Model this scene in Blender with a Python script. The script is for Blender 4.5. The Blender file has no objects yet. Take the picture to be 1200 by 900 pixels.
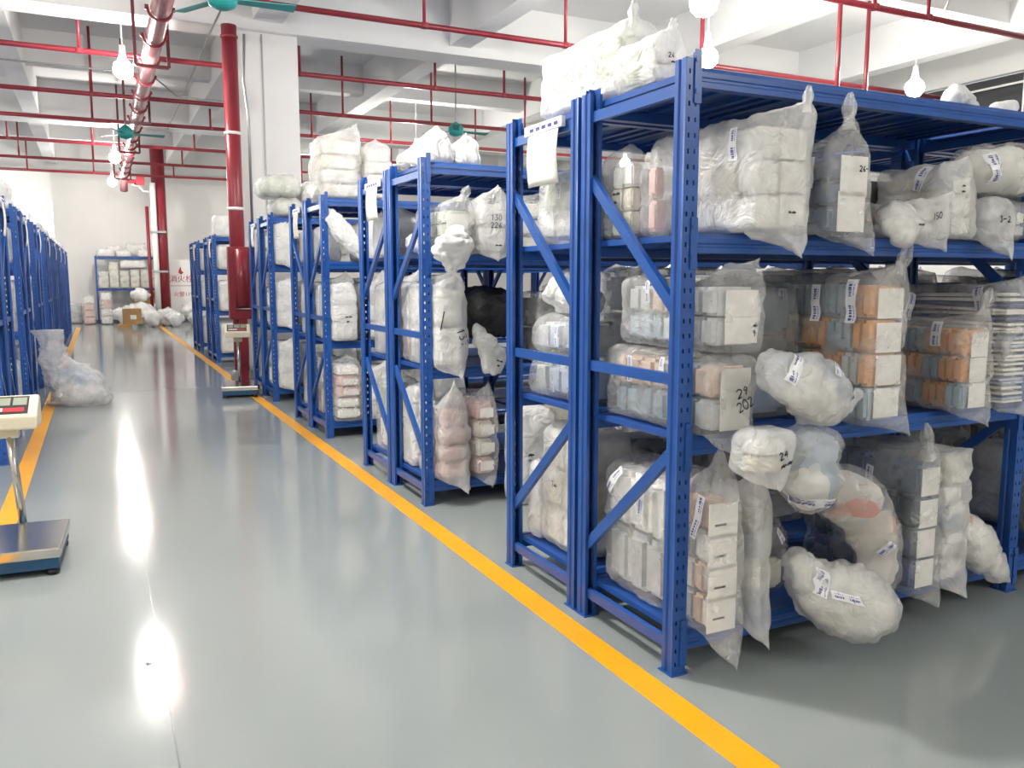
import bpy, bmesh, math, random
from mathutils import Vector, Matrix, noise
from mathutils.bvhtree import BVHTree

random.seed(7)
C = bpy.context.scene.collection
SC = bpy.context.scene

# ------------------------------------------------------------------ camera, world, exposure
YAW, PITCH, EYE = math.radians(26.133), math.radians(7.118), 1.4
cam = bpy.data.objects.new('camera', bpy.data.cameras.new('camera'))
C.objects.link(cam)
cam.data.sensor_width = 36.0
cam.data.lens = 985.0 / 1200.0 * 36.0
cam.data.clip_start = 0.05
cam.location = (0, 0, EYE)
cam.rotation_euler = (math.pi / 2 - PITCH, 0, -YAW)
SC.camera = cam
w = bpy.data.worlds.new('world'); SC.world = w; w.use_nodes = True
bg = w.node_tree.nodes['Background']
bg.inputs[0].default_value = (0.85, 0.92, 1.0, 1); bg.inputs[1].default_value = 1.6
SC.view_settings.view_transform = 'Standard'
SC.view_settings.look = 'None'
SC.view_settings.gamma = 1.0
SC.view_settings.use_curve_mapping = False
SC.view_settings.exposure = 2.25
LAMP_POWER = 78.0            # emission strength of every lamp globe
SC.cycles.transparent_max_bounces = 16
SC.cycles.max_bounces = 8
SC.cycles.diffuse_bounces = 5

# ------------------------------------------------------------------ materials
M = {}
def nt(name):
    m = bpy.data.materials.new(name); m.use_nodes = True
    t = m.node_tree; M[name] = m
    return m, t, t.nodes['Principled BSDF'], t.nodes['Material Output']
def plain(name, col, rough=0.5, metal=0.0, spec=0.5, var=0.0, scale=8.0, bump=0.0, bscale=60.0, coat=0.0):
    m, t, b, o = nt(name)
    b.inputs['Base Color'].default_value = (*col, 1)
    b.inputs['Roughness'].default_value = rough
    b.inputs['Metallic'].default_value = metal
    b.inputs['Specular IOR Level'].default_value = spec
    b.inputs['Coat Weight'].default_value = coat
    tc = t.nodes.new('ShaderNodeTexCoord')
    if var > 0:
        n = t.nodes.new('ShaderNodeTexNoise'); n.inputs['Scale'].default_value = scale; n.inputs['Detail'].default_value = 4
        t.links.new(tc.outputs['Object'], n.inputs['Vector'])
        r = t.nodes.new('ShaderNodeValToRGB')
        r.color_ramp.elements[0].position = 0.3; r.color_ramp.elements[1].position = 0.7
        r.color_ramp.elements[0].color = (*[max(0, c * (1 - var)) for c in col], 1)
        r.color_ramp.elements[1].color = (*[min(1, c * (1 + var)) for c in col], 1)
        t.links.new(n.outputs['Fac'], r.inputs[0]); t.links.new(r.outputs[0], b.inputs['Base Color'])
    if bump > 0:
        n2 = t.nodes.new('ShaderNodeTexNoise'); n2.inputs['Scale'].default_value = bscale
        t.links.new(tc.outputs['Object'], n2.inputs['Vector'])
        bp = t.nodes.new('ShaderNodeBump'); bp.inputs['Strength'].default_value = bump; bp.inputs['Distance'].default_value = 0.01
        t.links.new(n2.outputs['Fac'], bp.inputs['Height']); t.links.new(bp.outputs[0], b.inputs['Normal'])
    return m
plain('blue', (0.015, 0.085, 0.345), 0.28, spec=0.6, var=0.12, scale=5)
plain('blue_panel', (0.014, 0.075, 0.32), 0.38, var=0.12, scale=4)
plain('yellow', (0.92, 0.41, 0.003), 0.35, var=0.05, scale=3)
plain('wall', (0.80, 0.79, 0.77), 0.85, var=0.02, scale=1.5)
plain('ceiling', (0.72, 0.72, 0.715), 0.9, var=0.02, scale=1.2)
plain('red', (0.25, 0.022, 0.035), 0.32, var=0.12, scale=6)
plain('red_pink', (0.46, 0.20, 0.21), 0.2, var=0.12, scale=5, metal=0.3)
plain('darkred', (0.11, 0.012, 0.018), 0.4)
plain('steel_dark', (0.03, 0.028, 0.032), 0.5)
plain('grey_metal', (0.33, 0.34, 0.35), 0.4, metal=0.6)
plain('chrome', (0.62, 0.60, 0.56), 0.18, metal=1.0, var=0.05, scale=14)
plain('cream_plastic', (0.72, 0.66, 0.50), 0.4)
plain('scale_blue', (0.012, 0.075, 0.17), 0.4)
plain('black', (0.012, 0.012, 0.014), 0.45)
plain('teal', (0.02, 0.30, 0.29), 0.45)
plain('lcd', (0.30, 0.34, 0.27), 0.2)
plain('print_red', (0.50, 0.03, 0.04), 0.6)
plain('print_blue', (0.06, 0.06, 0.30), 0.5)
plain('ink', (0.012, 0.012, 0.02), 0.6)
plain('paper', (0.86, 0.85, 0.80), 0.8, var=0.03, scale=10)
plain('card', (0.88, 0.86, 0.81), 0.75, var=0.03, scale=9)
plain('tape', (0.82, 0.83, 0.86), 0.3)
plain('white_board', (0.85, 0.84, 0.83), 0.5)
plain('cardboard', (0.42, 0.24, 0.10), 0.8, var=0.12, scale=6)
plain('joint', (0.14, 0.15, 0.15), 0.2)
plain('dark_screen', (0.05, 0.053, 0.058), 0.5)
PCOL = dict(orange=(0.74, 0.36, 0.12), amber=(0.66, 0.30, 0.09), mist=(0.36, 0.44, 0.50), greyblue=(0.27, 0.36, 0.43), steelblue=(0.12, 0.17, 0.26), white=(0.88, 0.87, 0.83), cream=(0.72, 0.68, 0.55),
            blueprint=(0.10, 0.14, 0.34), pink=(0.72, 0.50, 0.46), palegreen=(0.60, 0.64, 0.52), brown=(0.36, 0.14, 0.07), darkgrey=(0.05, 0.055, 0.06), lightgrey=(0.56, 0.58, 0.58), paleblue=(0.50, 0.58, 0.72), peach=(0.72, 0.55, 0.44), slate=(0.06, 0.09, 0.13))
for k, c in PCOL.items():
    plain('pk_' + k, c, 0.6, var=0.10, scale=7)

def cloth(name, cols, scale):
    m, t, b, o = nt(name)
    tc = t.nodes.new('ShaderNodeTexCoord')
    v = t.nodes.new('ShaderNodeTexVoronoi'); v.inputs['Scale'].default_value = scale
    n = t.nodes.new('ShaderNodeTexNoise'); n.inputs['Scale'].default_value = 3.0; n.inputs['Detail'].default_value = 3
    mx = t.nodes.new('ShaderNodeMix'); mx.data_type = 'VECTOR'; mx.inputs['Factor'].default_value = 0.25
    t.links.new(tc.outputs['Object'], n.inputs['Vector'])
    t.links.new(tc.outputs['Object'], mx.inputs['A']); t.links.new(n.outputs['Color'], mx.inputs['B'])
    t.links.new(mx.outputs['Result'], v.inputs['Vector'])
    sp = t.nodes.new('ShaderNodeSeparateColor'); t.links.new(v.outputs['Color'], sp.inputs[0])
    r = t.nodes.new('ShaderNodeValToRGB'); r.color_ramp.interpolation = 'CONSTANT'
    while len(r.color_ramp.elements) < len(cols): r.color_ramp.elements.new(0.5)
    for i, c in enumerate(cols):
        r.color_ramp.elements[i].position = i / len(cols); r.color_ramp.elements[i].color = (*c, 1)
    t.links.new(sp.outputs[0], r.inputs[0]); t.links.new(r.outputs[0], b.inputs['Base Color'])
    b.inputs['Roughness'].default_value = 0.8
    bp = t.nodes.new('ShaderNodeBump'); bp.inputs['Strength'].default_value = 0.5; bp.inputs['Distance'].default_value = 0.02
    t.links.new(v.outputs['Distance'], bp.inputs['Height']); t.links.new(bp.outputs[0], b.inputs['Normal'])
    return m
W_ = (0.86, 0.85, 0.81)
cloth('cl_white', [W_, (0.72, 0.72, 0.68), (0.80, 0.79, 0.76)], 7)
cloth('cl_whiteblue', [W_, (0.62, 0.66, 0.70), (0.78, 0.77, 0.74), (0.40, 0.47, 0.55)], 8)
cloth('cl_pinkgrey', [(0.70, 0.64, 0.58), (0.66, 0.28, 0.22), (0.62, 0.60, 0.56), (0.08, 0.12, 0.16), (0.72, 0.68, 0.64)], 9.5)
cloth('cl_dark', [(0.10, 0.11, 0.12), (0.16, 0.17, 0.18), (0.22, 0.22, 0.21)], 6)
cloth('cl_green', [(0.70, 0.70, 0.64), (0.56, 0.58, 0.46), (0.72, 0.71, 0.66), (0.66, 0.65, 0.60)], 6)
cloth('cl_blue', [(0.30, 0.42, 0.56), (0.22, 0.34, 0.50), (0.45, 0.55, 0.66), (0.72, 0.74, 0.74)], 9)
cloth('cl_orange', [(0.78, 0.76, 0.70), (0.74, 0.73, 0.68), (0.80, 0.36, 0.16)], 6)
cloth('cl_black', [(0.015, 0.015, 0.017), (0.03, 0.03, 0.033)], 6)

def film(name, alpha, tint=(0.86, 0.87, 0.86), rough=0.2, bumps=0.9, bscale=10):
    m, t, b, o = nt(name)
    t.nodes.remove(b)
    N = t.nodes.new
    tc = N('ShaderNodeTexCoord')
    n1 = N('ShaderNodeTexNoise'); n1.inputs['Scale'].default_value = bscale; n1.inputs['Detail'].default_value = 5; n1.inputs['Distortion'].default_value = 1.2
    t.links.new(tc.outputs['Object'], n1.inputs['Vector'])
    bp = N('ShaderNodeBump'); bp.inputs['Strength'].default_value = bumps; bp.inputs['Distance'].default_value = 0.02
    ab = N('ShaderNodeMath'); ab.operation = 'SUBTRACT'; ab.inputs[1].default_value = 0.5; t.links.new(n1.outputs['Fac'], ab.inputs[0])
    ab2 = N('ShaderNodeMath'); ab2.operation = 'ABSOLUTE'; t.links.new(ab.outputs[0], ab2.inputs[0])
    ab3 = N('ShaderNodeMath'); ab3.operation = 'MULTIPLY'; ab3.inputs[1].default_value = 2.2; t.links.new(ab2.outputs[0], ab3.inputs[0])
    t.links.new(ab3.outputs[0], bp.inputs['Height'])
    d = N('ShaderNodeBsdfDiffuse'); d.inputs[0].default_value = (*tint, 1)
    tr = N('ShaderNodeBsdfTranslucent'); tr.inputs[0].default_value = (*tint, 1)
    for q in (d, tr): t.links.new(bp.outputs[0], q.inputs['Normal'])
    m1 = N('ShaderNodeMixShader'); m1.inputs[0].default_value = 0.16
    t.links.new(d.outputs[0], m1.inputs[1]); t.links.new(tr.outputs[0], m1.inputs[2])
    tp = N('ShaderNodeBsdfTransparent'); tp.inputs[0].default_value = (1, 1, 1, 1)
    rm = N('ShaderNodeMapRange'); rm.inputs['From Min'].default_value = 0.35; rm.inputs['From Max'].default_value = 0.7
    rm.inputs['To Min'].default_value = max(0, alpha - 0.13); rm.inputs['To Max'].default_value = min(1, alpha + 0.13)
    n2 = N('ShaderNodeTexNoise'); n2.inputs['Scale'].default_value = 7; n2.inputs['Detail'].default_value = 3
    t.links.new(tc.outputs['Object'], n2.inputs['Vector']); t.links.new(n2.outputs['Fac'], rm.inputs['Value'])
    m2 = N('ShaderNodeMixShader')
    t.links.new(rm.outputs[0], m2.inputs[0]); t.links.new(tp.outputs[0], m2.inputs[1]); t.links.new(m1.outputs[0], m2.inputs[2])
    g = N('ShaderNodeBsdfGlossy'); g.inputs['Roughness'].default_value = rough; g.inputs[0].default_value = (1, 1, 1, 1)
    t.links.new(bp.outputs[0], g.inputs['Normal'])
    lw = N('ShaderNodeLayerWeight'); lw.inputs[0].default_value = 0.5
    pw = N('ShaderNodeMath'); pw.operation = 'POWER'; pw.inputs[1].default_value = 4.0; t.links.new(lw.outputs['Facing'], pw.inputs[0])
    fr = N('ShaderNodeMath'); fr.operation = 'MULTIPLY_ADD'; fr.inputs[1].default_value = 0.4; fr.inputs[2].default_value = 0.04; t.links.new(pw.outputs[0], fr.inputs[0])
    m3 = N('ShaderNodeMixShader')
    t.links.new(fr.outputs[0], m3.inputs[0]); t.links.new(m2.outputs[0], m3.inputs[1]); t.links.new(g.outputs[0], m3.inputs[2])
    t.links.new(m3.outputs[0], o.inputs['Surface'])
    return m
film('film_clear', 0.17, rough=0.2, bumps=0.5)
film('film_light', 0.25, tint=(0.96, 0.96, 0.955))
film('film_milky', 0.47, tint=(0.96, 0.96, 0.955))
film('film_white', 0.78, tint=(0.96, 0.96, 0.955))
film('film_solid', 0.97, tint=(0.90, 0.90, 0.89), rough=0.35, bumps=0.5)
film('film_black', 0.97, tint=(0.02, 0.02, 0.022), rough=0.25, bumps=0.6)

def emit(name, col, s):
    m, t, b, o = nt(name)
    t.nodes.remove(b)
    e = t.nodes.new('ShaderNodeEmission'); e.inputs[0].default_value = (*col, 1); e.inputs[1].default_value = s
    t.links.new(e.outputs[0], o.inputs['Surface'])
    return m
emit('lamp_glow', (1.0, 0.965, 0.90), LAMP_POWER)
emit('lamp_glow_strong', (1.0, 0.965, 0.90), LAMP_POWER * 2.6)

def floor_mat():
    m, t, b, o = nt('floor')
    N = t.nodes.new
    tc = N('ShaderNodeTexCoord')
    n = N('ShaderNodeTexNoise'); n.inputs['Scale'].default_value = 0.45; n.inputs['Detail'].default_value = 1
    t.links.new(tc.outputs['Object'], n.inputs['Vector'])
    r = N('ShaderNodeValToRGB')
    r.color_ramp.elements[0].position = 0.3; r.color_ramp.elements[0].color = (0.285, 0.315, 0.313, 1)
    r.color_ramp.elements[1].position = 0.75; r.color_ramp.elements[1].color = (0.305, 0.333, 0.331, 1)
    t.links.new(n.outputs['Fac'], r.inputs[0])
    # scuffs: thin scratches and specks
    v = N('ShaderNodeTexVoronoi'); v.inputs['Scale'].default_value = 1.7
    t.links.new(tc.outputs['Object'], v.inputs['Vector'])
    lt = N('ShaderNodeMath'); lt.operation = 'LESS_THAN'; lt.inputs[1].default_value = -1.0
    t.links.new(v.outputs['Distance'], lt.inputs[0])
    mx = N('ShaderNodeMix'); mx.data_type = 'RGBA'
    mx.inputs['B'].default_value = (0.6, 0.6, 0.58, 1)
    t.links.new(lt.outputs[0], mx.inputs['Factor']); t.links.new(r.outputs[0], mx.inputs['A'])
    t.links.new(mx.outputs['Result'], b.inputs['Base Color'])
    n2 = N('ShaderNodeTexNoise'); n2.inputs['Scale'].default_value = 0.7; n2.inputs['Detail'].default_value = 1
    t.links.new(tc.outputs['Object'], n2.inputs['Vector'])
    rr = N('ShaderNodeMapRange'); rr.inputs['To Min'].default_value = 0.08; rr.inputs['To Max'].default_value = 0.15
    t.links.new(n2.outputs['Fac'], rr.inputs['Value']); t.links.new(rr.outputs[0], b.inputs['Roughness'])
    b.inputs['Specular IOR Level'].default_value = 0.38
    bp = N('ShaderNodeBump'); bp.inputs['Strength'].default_value = 0.02; bp.inputs['Distance'].default_value = 0.01
    n3 = N('ShaderNodeTexNoise'); n3.inputs['Scale'].default_value = 2.5; n3.inputs['Detail'].default_value = 1
    t.links.new(tc.outputs['Object'], n3.inputs['Vector']); t.links.new(n3.outputs['Fac'], bp.inputs['Height'])
    t.links.new(bp.outputs[0], b.inputs['Normal'])
floor_mat()
m_, t_, b_, o_ = nt('window_glass')
b_.inputs['Base Color'].default_value = (0.9, 0.95, 1, 1); b_.inputs['Roughness'].default_value = 0.05
b_.inputs['Transmission Weight'].default_value = 1.0; b_.inputs['IOR'].default_value = 1.05

# ------------------------------------------------------------------ helpers
def link(o, parent=None):
    C.objects.link(o)
    if parent is not None: o.parent = parent
    return o
def thing(name, label, cat, loc=(0, 0, 0), rz=0.0, group=None):
    o = bpy.data.objects.new(name, None); o.empty_display_size = 0.1
    C.objects.link(o); o.location = loc; o.rotation_euler = (0, 0, rz)
    o['label'] = label; o['category'] = cat
    if group: o['group'] = group
    return o
def tag(o, label, cat, group=None):
    o['label'] = label; o['category'] = cat
    if group: o['group'] = group
    return o
class MB:
    def __init__(s): s.v = []; s.f = []
    def add(s, vs, fs):
        k = len(s.v); s.v += [tuple(p) for p in vs]; s.f += [tuple(i + k for i in f) for f in fs]; return s
    def box(s, x0, x1, y0, y1, z0, z1):
        return s.add([(x0, y0, z0), (x1, y0, z0), (x1, y1, z0), (x0, y1, z0), (x0, y0, z1), (x1, y0, z1), (x1, y1, z1), (x0, y1, z1)],
                     [(3, 2, 1, 0), (4, 5, 6, 7), (0, 1, 5, 4), (1, 2, 6, 5), (2, 3, 7, 6), (3, 0, 4, 7)])
    def bar(s, a, b, wx, wy, up=(0, 0, 1)):
        a, b = Vector(a), Vector(b); d = (b - a).normalized(); u = Vector(up)
        r = d.cross(u)
        if r.length < 1e-4: r = d.cross(Vector((1, 0, 0)))
        r.normalize(); u = r.cross(d).normalized()
        vs = []
        for p in (a, b):
            for sx, sy in ((-1, -1), (1, -1), (1, 1), (-1, 1)): vs.append(p + r * sx * wx / 2 + u * sy * wy / 2)
        return s.add(vs, [(3, 2, 1, 0), (4, 5, 6, 7), (0, 1, 5, 4), (1, 2, 6, 5), (2, 3, 7, 6), (3, 0, 4, 7)])
    def tube(s, pts, r, n=10, caps=True):
        pts = [Vector(p) for p in pts]; rr = r if isinstance(r, (list, tuple)) else [r] * len(pts)
        vs = []; fs = []; prev = None
        for i, p in enumerate(pts):
            d = (pts[min(i + 1, len(pts) - 1)] - pts[max(i - 1, 0)]).normalized()
            if prev is None:
                a = d.cross(Vector((0, 0, 1)))
                if a.length < 1e-3: a = d.cross(Vector((1, 0, 0)))
            else:
                a = prev - d * prev.dot(d)
            a.normalize(); prev = a; b = d.cross(a)
            for k in range(n):
                t = 2 * math.pi * k / n
                vs.append(p + (a * math.cos(t) + b * math.sin(t)) * rr[i])
        for i in range(len(pts) - 1):
            for k in range(n):
                fs.append((i * n + k, i * n + (k + 1) % n, (i + 1) * n + (k + 1) % n, (i + 1) * n + k))
        if caps:
            fs.append(tuple(range(n - 1, -1, -1))); fs.append(tuple(range((len(pts) - 1) * n, len(pts) * n)))
        return s.add(vs, fs)
    def lathe(s, prof, c=(0, 0, 0), n=20):
        vs = []; fs = []
        for r, z in prof:
            for k in range(n):
                t = 2 * math.pi * k / n; vs.append((c[0] + r * math.cos(t), c[1] + r * math.sin(t), c[2] + z))
        for i in range(len(prof) - 1):
            for k in range(n): fs.append((i * n + k, i * n + (k + 1) % n, (i + 1) * n + (k + 1) % n, (i + 1) * n + k))
        return s.add(vs, fs)
    def mesh(s, name, smooth=False):
        m = bpy.data.meshes.new(name); m.from_pydata(s.v, [], s.f); m.update()
        if smooth:
            for p in m.polygons: p.use_smooth = True
        return m
    def build(s, name, mat, parent=None, smooth=False, bevel=0.0):
        m = s.mesh(name, smooth)
        if bevel > 0:
            bm = bmesh.new(); bm.from_mesh(m)
            bmesh.ops.bevel(bm, geom=bm.edges[:], offset=bevel, segments=2, affect='EDGES', profile=0.6, clamp_overlap=True)
            bm.to_mesh(m); bm.free()
        m.materials.append(M[mat])
        return link(bpy.data.objects.new(name, m), parent)
def kids(o): return [c for c in bpy.data.objects if c.parent == o]
def copy_tree(o, parent=None):
    c = o.copy(); C.objects.link(c); c.parent = parent
    for ch in o.children: copy_tree(ch, c)
    return c
def structure(o): o['kind'] = 'structure'; return o

# ------------------------------------------------------------------ setting
XL, XR, YB, YF, ZC = -8.0, 14.0, -5.0, 30.5, 5.6
fl = MB().box(XL, XR, YB, 36.2, -0.1, 0.0).build('floor', 'floor'); structure(fl)
for (x0, x1, y0, y1) in ((0.136, 0.142, 2.2, 7.0),):
    MB().box(x0, x1, y0, y1, -0.01, 0.0012).build('expansion_joint', 'joint', fl)
structure(MB().box(1.585, 1.695, -5, 27.5, 0.0, 0.002).build('trim_1', 'yellow'))
structure(MB().box(-0.60, -0.49, -5, 27.5, 0.0, 0.002).build('trim_2', 'yellow'))
structure(MB().box(XL, XR, YB, 36.2, ZC, ZC + 0.15).build('ceiling', 'ceiling'))
ce = bpy.data.objects['ceiling']
for y in (-4.6, 3.6, 12.3, 21.0, 29.9): MB().box(XL, XR, y, y + 0.55, 4.78, ZC).build('ceiling_beam', 'ceiling', ce)
for y in (8.2, 16.9, 25.5): MB().box(XL, XR, y, y + 0.3, 5.05, ZC).build('ceiling_beam', 'ceiling', ce)
for x, ww in ((-4.6, .3), (-1.2, .3), (2.1, .4), (4.98, .34), (8.6, .34), (12.0, .3)): MB().box(x, x + ww, YB, 36.2, 4.9, ZC).build('ceiling_beam', 'ceiling', ce)
structure(MB().box(-1.12, XR, YF, YF + 0.2, 0, ZC).build('wall_far', 'wall'))
structure(MB().box(-1.12, -0.92, YF + 0.2, 36.2, 0, ZC).build('wall_recess', 'wall'))
structure(MB().box(XL - .2, XL, YB, 36.2, 0, ZC).build('wall_left', 'wall'))
structure(MB().box(XL, XR, YB - .2, YB, 0, ZC).build('wall_back', 'wall'))
# right wall with a long dark screened opening high up
wr = MB().box(XR, XR + .2, YB, YF, 0, 3.4).box(XR, XR + .2, YB, YF, 4.85, ZC).box(XR, XR + .2, 11.6, YF, 3.4, 4.85).build('wall_right', 'wall'); structure(wr)
# window wall beyond the recess
structure(MB().box(XL, -3.4, 36.0, 36.2, 0, ZC).box(-3.4, -1.12, 36.0, 36.2, 0, 2.9).box(-3.4, -1.12, 36.0, 36.2, 4.3, ZC).build('wall_window', 'wall'))
wn = MB().box(-3.4, -1.12, 36.05, 36.06, 2.9, 4.3).build('window_1', 'window_glass'); structure(wn)
fr = MB()
for x in (-3.4, -2.64, -1.88, -1.16): fr.box(x, x + .04, 36.0, 36.1, 2.9, 4.3)
for z in (2.9, 4.26): fr.box(-3.4, -1.12, 36.0, 36.1, z, z + .04)
fr.build('window_frame', 'white_board', wn)
# concrete column with conduit
col = MB().box(1.84, 2.72, 12.4, 13.2, 0, 4.78).build('column', 'wall', None, bevel=0.015); structure(col)
MB().box(2.215, 2.235, 12.385, 12.4, 0.3, 4.75).build('conduit', 'grey_metal', col)
MB().box(1.80, 1.84, 12.42, 12.5, 0, 4.7).build('downpipe', 'white_board', col)
bb = MB().box(-0.9, 14, 30.44, 30.5, 0, 0.08).build('baseboard_far', 'joint'); structure(bb)

# dark screened opening on the right wall with conduits
t = thing('dark_screen', 'long dark screened opening high on the right wall with pale conduits', 'screen', (XR, 5, 3.4))
MB().box(0.12, 0.16, -9.98, 6.58, 0.01, 1.44).build('backing', 'dark_screen', t)
for z in (0.55, 1.25): MB().tube([(-.04, -10, z), (-.04, 6.6, z)], 0.02, 6).build('conduit', 'white_board', t)
for y in (-3, -1.7, 0.6, 2.4, 4.2, 5.6): MB().bar((-.04, y, 0.0), (-.04, y, 1.45), .03, .03).build('bracket', 'white_board', t)
for y in (-4, -2, 0, 2, 4): MB().box(0.02, 0.1, y, y + .8, .3, .9).build('louver', 'steel_dark', t)

# ------------------------------------------------------------------ lamps, fans
def lamp(x, y, z, label, r=0.13, glow='lamp_glow'):
    t = thing('pendant_lamp', label, 'lamp', (x, y, z), 0, 'pendant lamps under the ceiling')
    MB().tube([(0, 0, 0.26), (0, 0, ZC - z)], 0.011, 6).build('cord', 'white_board', t)
    MB().lathe([(0.0, .30), (0.035, .30), (0.04, .2), (0.055, .12), (0.05, .10)], n=14).build('socket', 'white_board', t, True)
    b = bmesh.new(); bmesh.ops.create_icosphere(b, subdivisions=2, radius=r); me = bpy.data.meshes.new('bulb'); b.to_mesh(me); b.free()
    for p in me.polygons: p.use_smooth = True
    me.materials.append(M[glow]); link(bpy.data.objects.new('bulb', me), t)
lamp(0.46, 12.4, 4.1, 'bright pendant lamp over the aisle, nearest of the three beside the ceiling main', 0.125)
lamp(0.52, 21.3, 4.1, 'bright pendant lamp over the aisle, second of the three beside the ceiling main', 0.125)
lamp(0.55, 26.5, 4.1, 'bright pendant lamp over the aisle, farthest, close before the far wall', 0.125)
lamp(5.55, 7.0, 4.12, 'largest glaring lamp above the top corner of the nearest rack', 0.145)
lamp(6.9, 8.6, 4.1, 'smaller lamp glowing just over the top beam at the nearest rack post')
lamp(10.6, 8.6, 4.1, 'lamp on a long pale cord over the top beam at the right')
lamp(0.45, 4.1, 4.1, 'pendant lamp over the near aisle, above the picture', 0.125, 'lamp_glow_strong')
for i, (x, y) in enumerate(((-4.2, 8.5), (-4.2, 17.5), (-4.2, 26), (6.3, 17.5), (6.3, 25.5), (11.3, 17), (-4.2, 0.5), (-3.2, 33.2), (5.2, -2.6))):  # recess and right rear lamps are added fills for dark walls and bag fronts
    lamp(x, y, 4.1, 'pendant lamp outside the picture, ' + ('over the left racks near the scale', 'over the middle of the left racks', 'over the far left racks', 'over the right racks beyond the column', 'over the far right corner', 'by the right wall beyond the column', 'left behind the camera', 'added to brighten the window recess', 'added as fill right behind the camera')[i], (.12, .12, .12, .12, .12, .12, .15, .12, .14)[i])
def fan(x, y, z, label, rot):
    t = thing('ceiling_fan', label, 'fan', (x, y, z), rot, 'teal ceiling fans')
    MB().tube([(0, 0, 0.1), (0, 0, ZC - z)], 0.014, 8).build('rod', 'grey_metal', t)
    MB().lathe([(0.0, ZC - z), (.07, ZC - z), (.075, ZC - z - .12), (.03, ZC - z - .16), (0.014, ZC - z - .16)], n=14).build('canopy', 'teal', t, True)
    MB().lathe([(0.014, .16), (0.05, .14), (.13, .07), (.14, .0), (.12, -.06), (.05, -.09), (0, -.09)], n=18).build('motor', 'teal', t, True)
    for k in range(3):
        b = MB().add([(.12, -.05, .0), (.66, -.075, .012), (.66, .06, -.012), (.12, .05, -.01), (.12, -.05, .008), (.66, -.075, .02), (.66, .06, -.004), (.12, .05, -.002)],
                     [(3, 2, 1, 0), (4, 5, 6, 7), (0, 1, 5, 4), (1, 2, 6, 5), (2, 3, 7, 6), (3, 0, 4, 7)]).build('blade', 'teal', t)
        b.rotation_euler = (0, 0, k * 2 * math.pi / 3)
fan(0.62, 17.2, 4.02, 'teal ceiling fan over the aisle beside the ceiling main pipe', 0.1)
fan(5.9, 14.3, 4.02, 'teal ceiling fan on a long rod above the second rack', 0.15)
fan(1.18, 8.45, 3.95, 'teal ceiling fan cut by the top edge of the picture', 0.0)

# ------------------------------------------------------------------ pipes
def xpipe(y, x0, x1, r, drops, label, z=4.5, mat='red'):
    t = thing('sprinkler_pipe', label, 'pipe', (0, y, z), 0, 'red sprinkler pipes crossing under the ceiling')
    MB().tube([(x0, 0, 0), (x1, 0, 0)], r, 10).build('pipe', mat, t, True)
    for x, h in drops:
        MB().tube([(x, 0, 0), (x, 0, h)], 0.022, 8).build('riser', mat, t, True)
        MB().lathe([(r * 1.5, -.03), (r * 1.6, 0), (r * 1.5, .03)], (x, 0, 0), 10).build('fitting', mat, t, True)
names = ['nearest the camera at the upper right', 'crossing just in front of the column', 'passing right behind the column', 'third behind the column line', 'fourth behind the column line', 'fifth behind the column line', 'next to last before the far wall', 'last before the far wall']
for i, y in enumerate((7.25, 10.2, 13.35, 16.3, 18.9, 22.1, 25.3, 28.2)):
    dr = {0: [(9.1, 1.09), (8.2, 1.09), (11.5, 1.09)], 1: [(3.8, 1.09), (5.8, 1.09), (1.9, 1.09)], 2: [(-.04, 1.09), (2.95, 1.09), (5.15, .395), (6.4, 1.09)]}.get(i, [(-1.6, 1.09), (.1, 1.09), (2.3, .395), (4.4, 1.09), (6.2, 1.09), (8.3, 1.09)])
    xpipe(y, 1.4 if i == 1 else (5.5 if i == 0 else -7.9), 13.9, 0.036 if i < 2 else 0.038, dr, 'red sprinkler pipe ' + names[i])
def vdrop(x, y, z0, label):
    t = thing('sprinkler_drop', label, 'pipe', (x, y, z0), 0, 'red sprinkler drops above the nearest rack')
    MB().tube([(0, 0, 0), (0, 0, ZC - z0)], 0.028, 8).build('pipe', 'red', t, True)
    MB().tube([(-.07, 0, .62), (.07, 0, .62)], 0.02, 8).build('bracket', 'darkred', t, True)
vdrop(8.35, 7.9, 3.0, 'red vertical pipe ending in a small bracket above the top beam')
vdrop(9.4, 8.4, 3.0, 'red vertical pipe right of the bracketed one above the top beam')
vdrop(7.6, 9.6, 3.0, 'red vertical pipe beside the smaller lamp above the rack post')
# the main pipe over the aisle
t = thing('main_pipe', 'thick glossy pinkish red main pipe running along the aisle ceiling', 'pipe', (0.80, 0, 4.33))
MB().tube([(-.06, -4, 0), (0.0, 12, 0), (.06, 27, 0), (.07, 27.4, -.05), (.07, 27.6, -.35)], 0.108, 18).build('pipe', 'red_pink', t, True)
def ring(x, y, z, r, th):
    m = MB(); pts = [(x + r * math.cos(a), y, z + r * math.sin(a)) for a in [math.pi * (1.0 + .16 * 0) + k * math.pi / 10 for k in range(11)]]
    m.tube(pts, th, 6)
    m.box(x - r - .03, x - r + .01, y - .02, y + .02, z - .015, z + .03); m.box(x + r - .01, x + r + .03, y - .02, y + .02, z - .015, z + .03)
    return m
for k in range(16):
    ring(-.02 + k * .005, 9.2 + k * 1.15, 0, 0.125, 0.016).build('clamp', 'red', t, True)
for y in (7.6, 12.2, 16.6, 20.5, 26):
    MB().bar((-.2, y, 1.2), (-.2, y, -.2), .04, .04).bar((.2, y, .35), (.2, y, -.2), .04, .04).bar((-.2, y, -.2), (.2, y, -.2), .05, .04).build('hanger', 'darkred', t)
MB().tube([(.07, 27.4, -.1), (.5, 27.4, -.1)], .06, 10).box(.4, .62, 27.3, 27.5, -.2, .05).build('valve', 'red', t)
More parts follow.
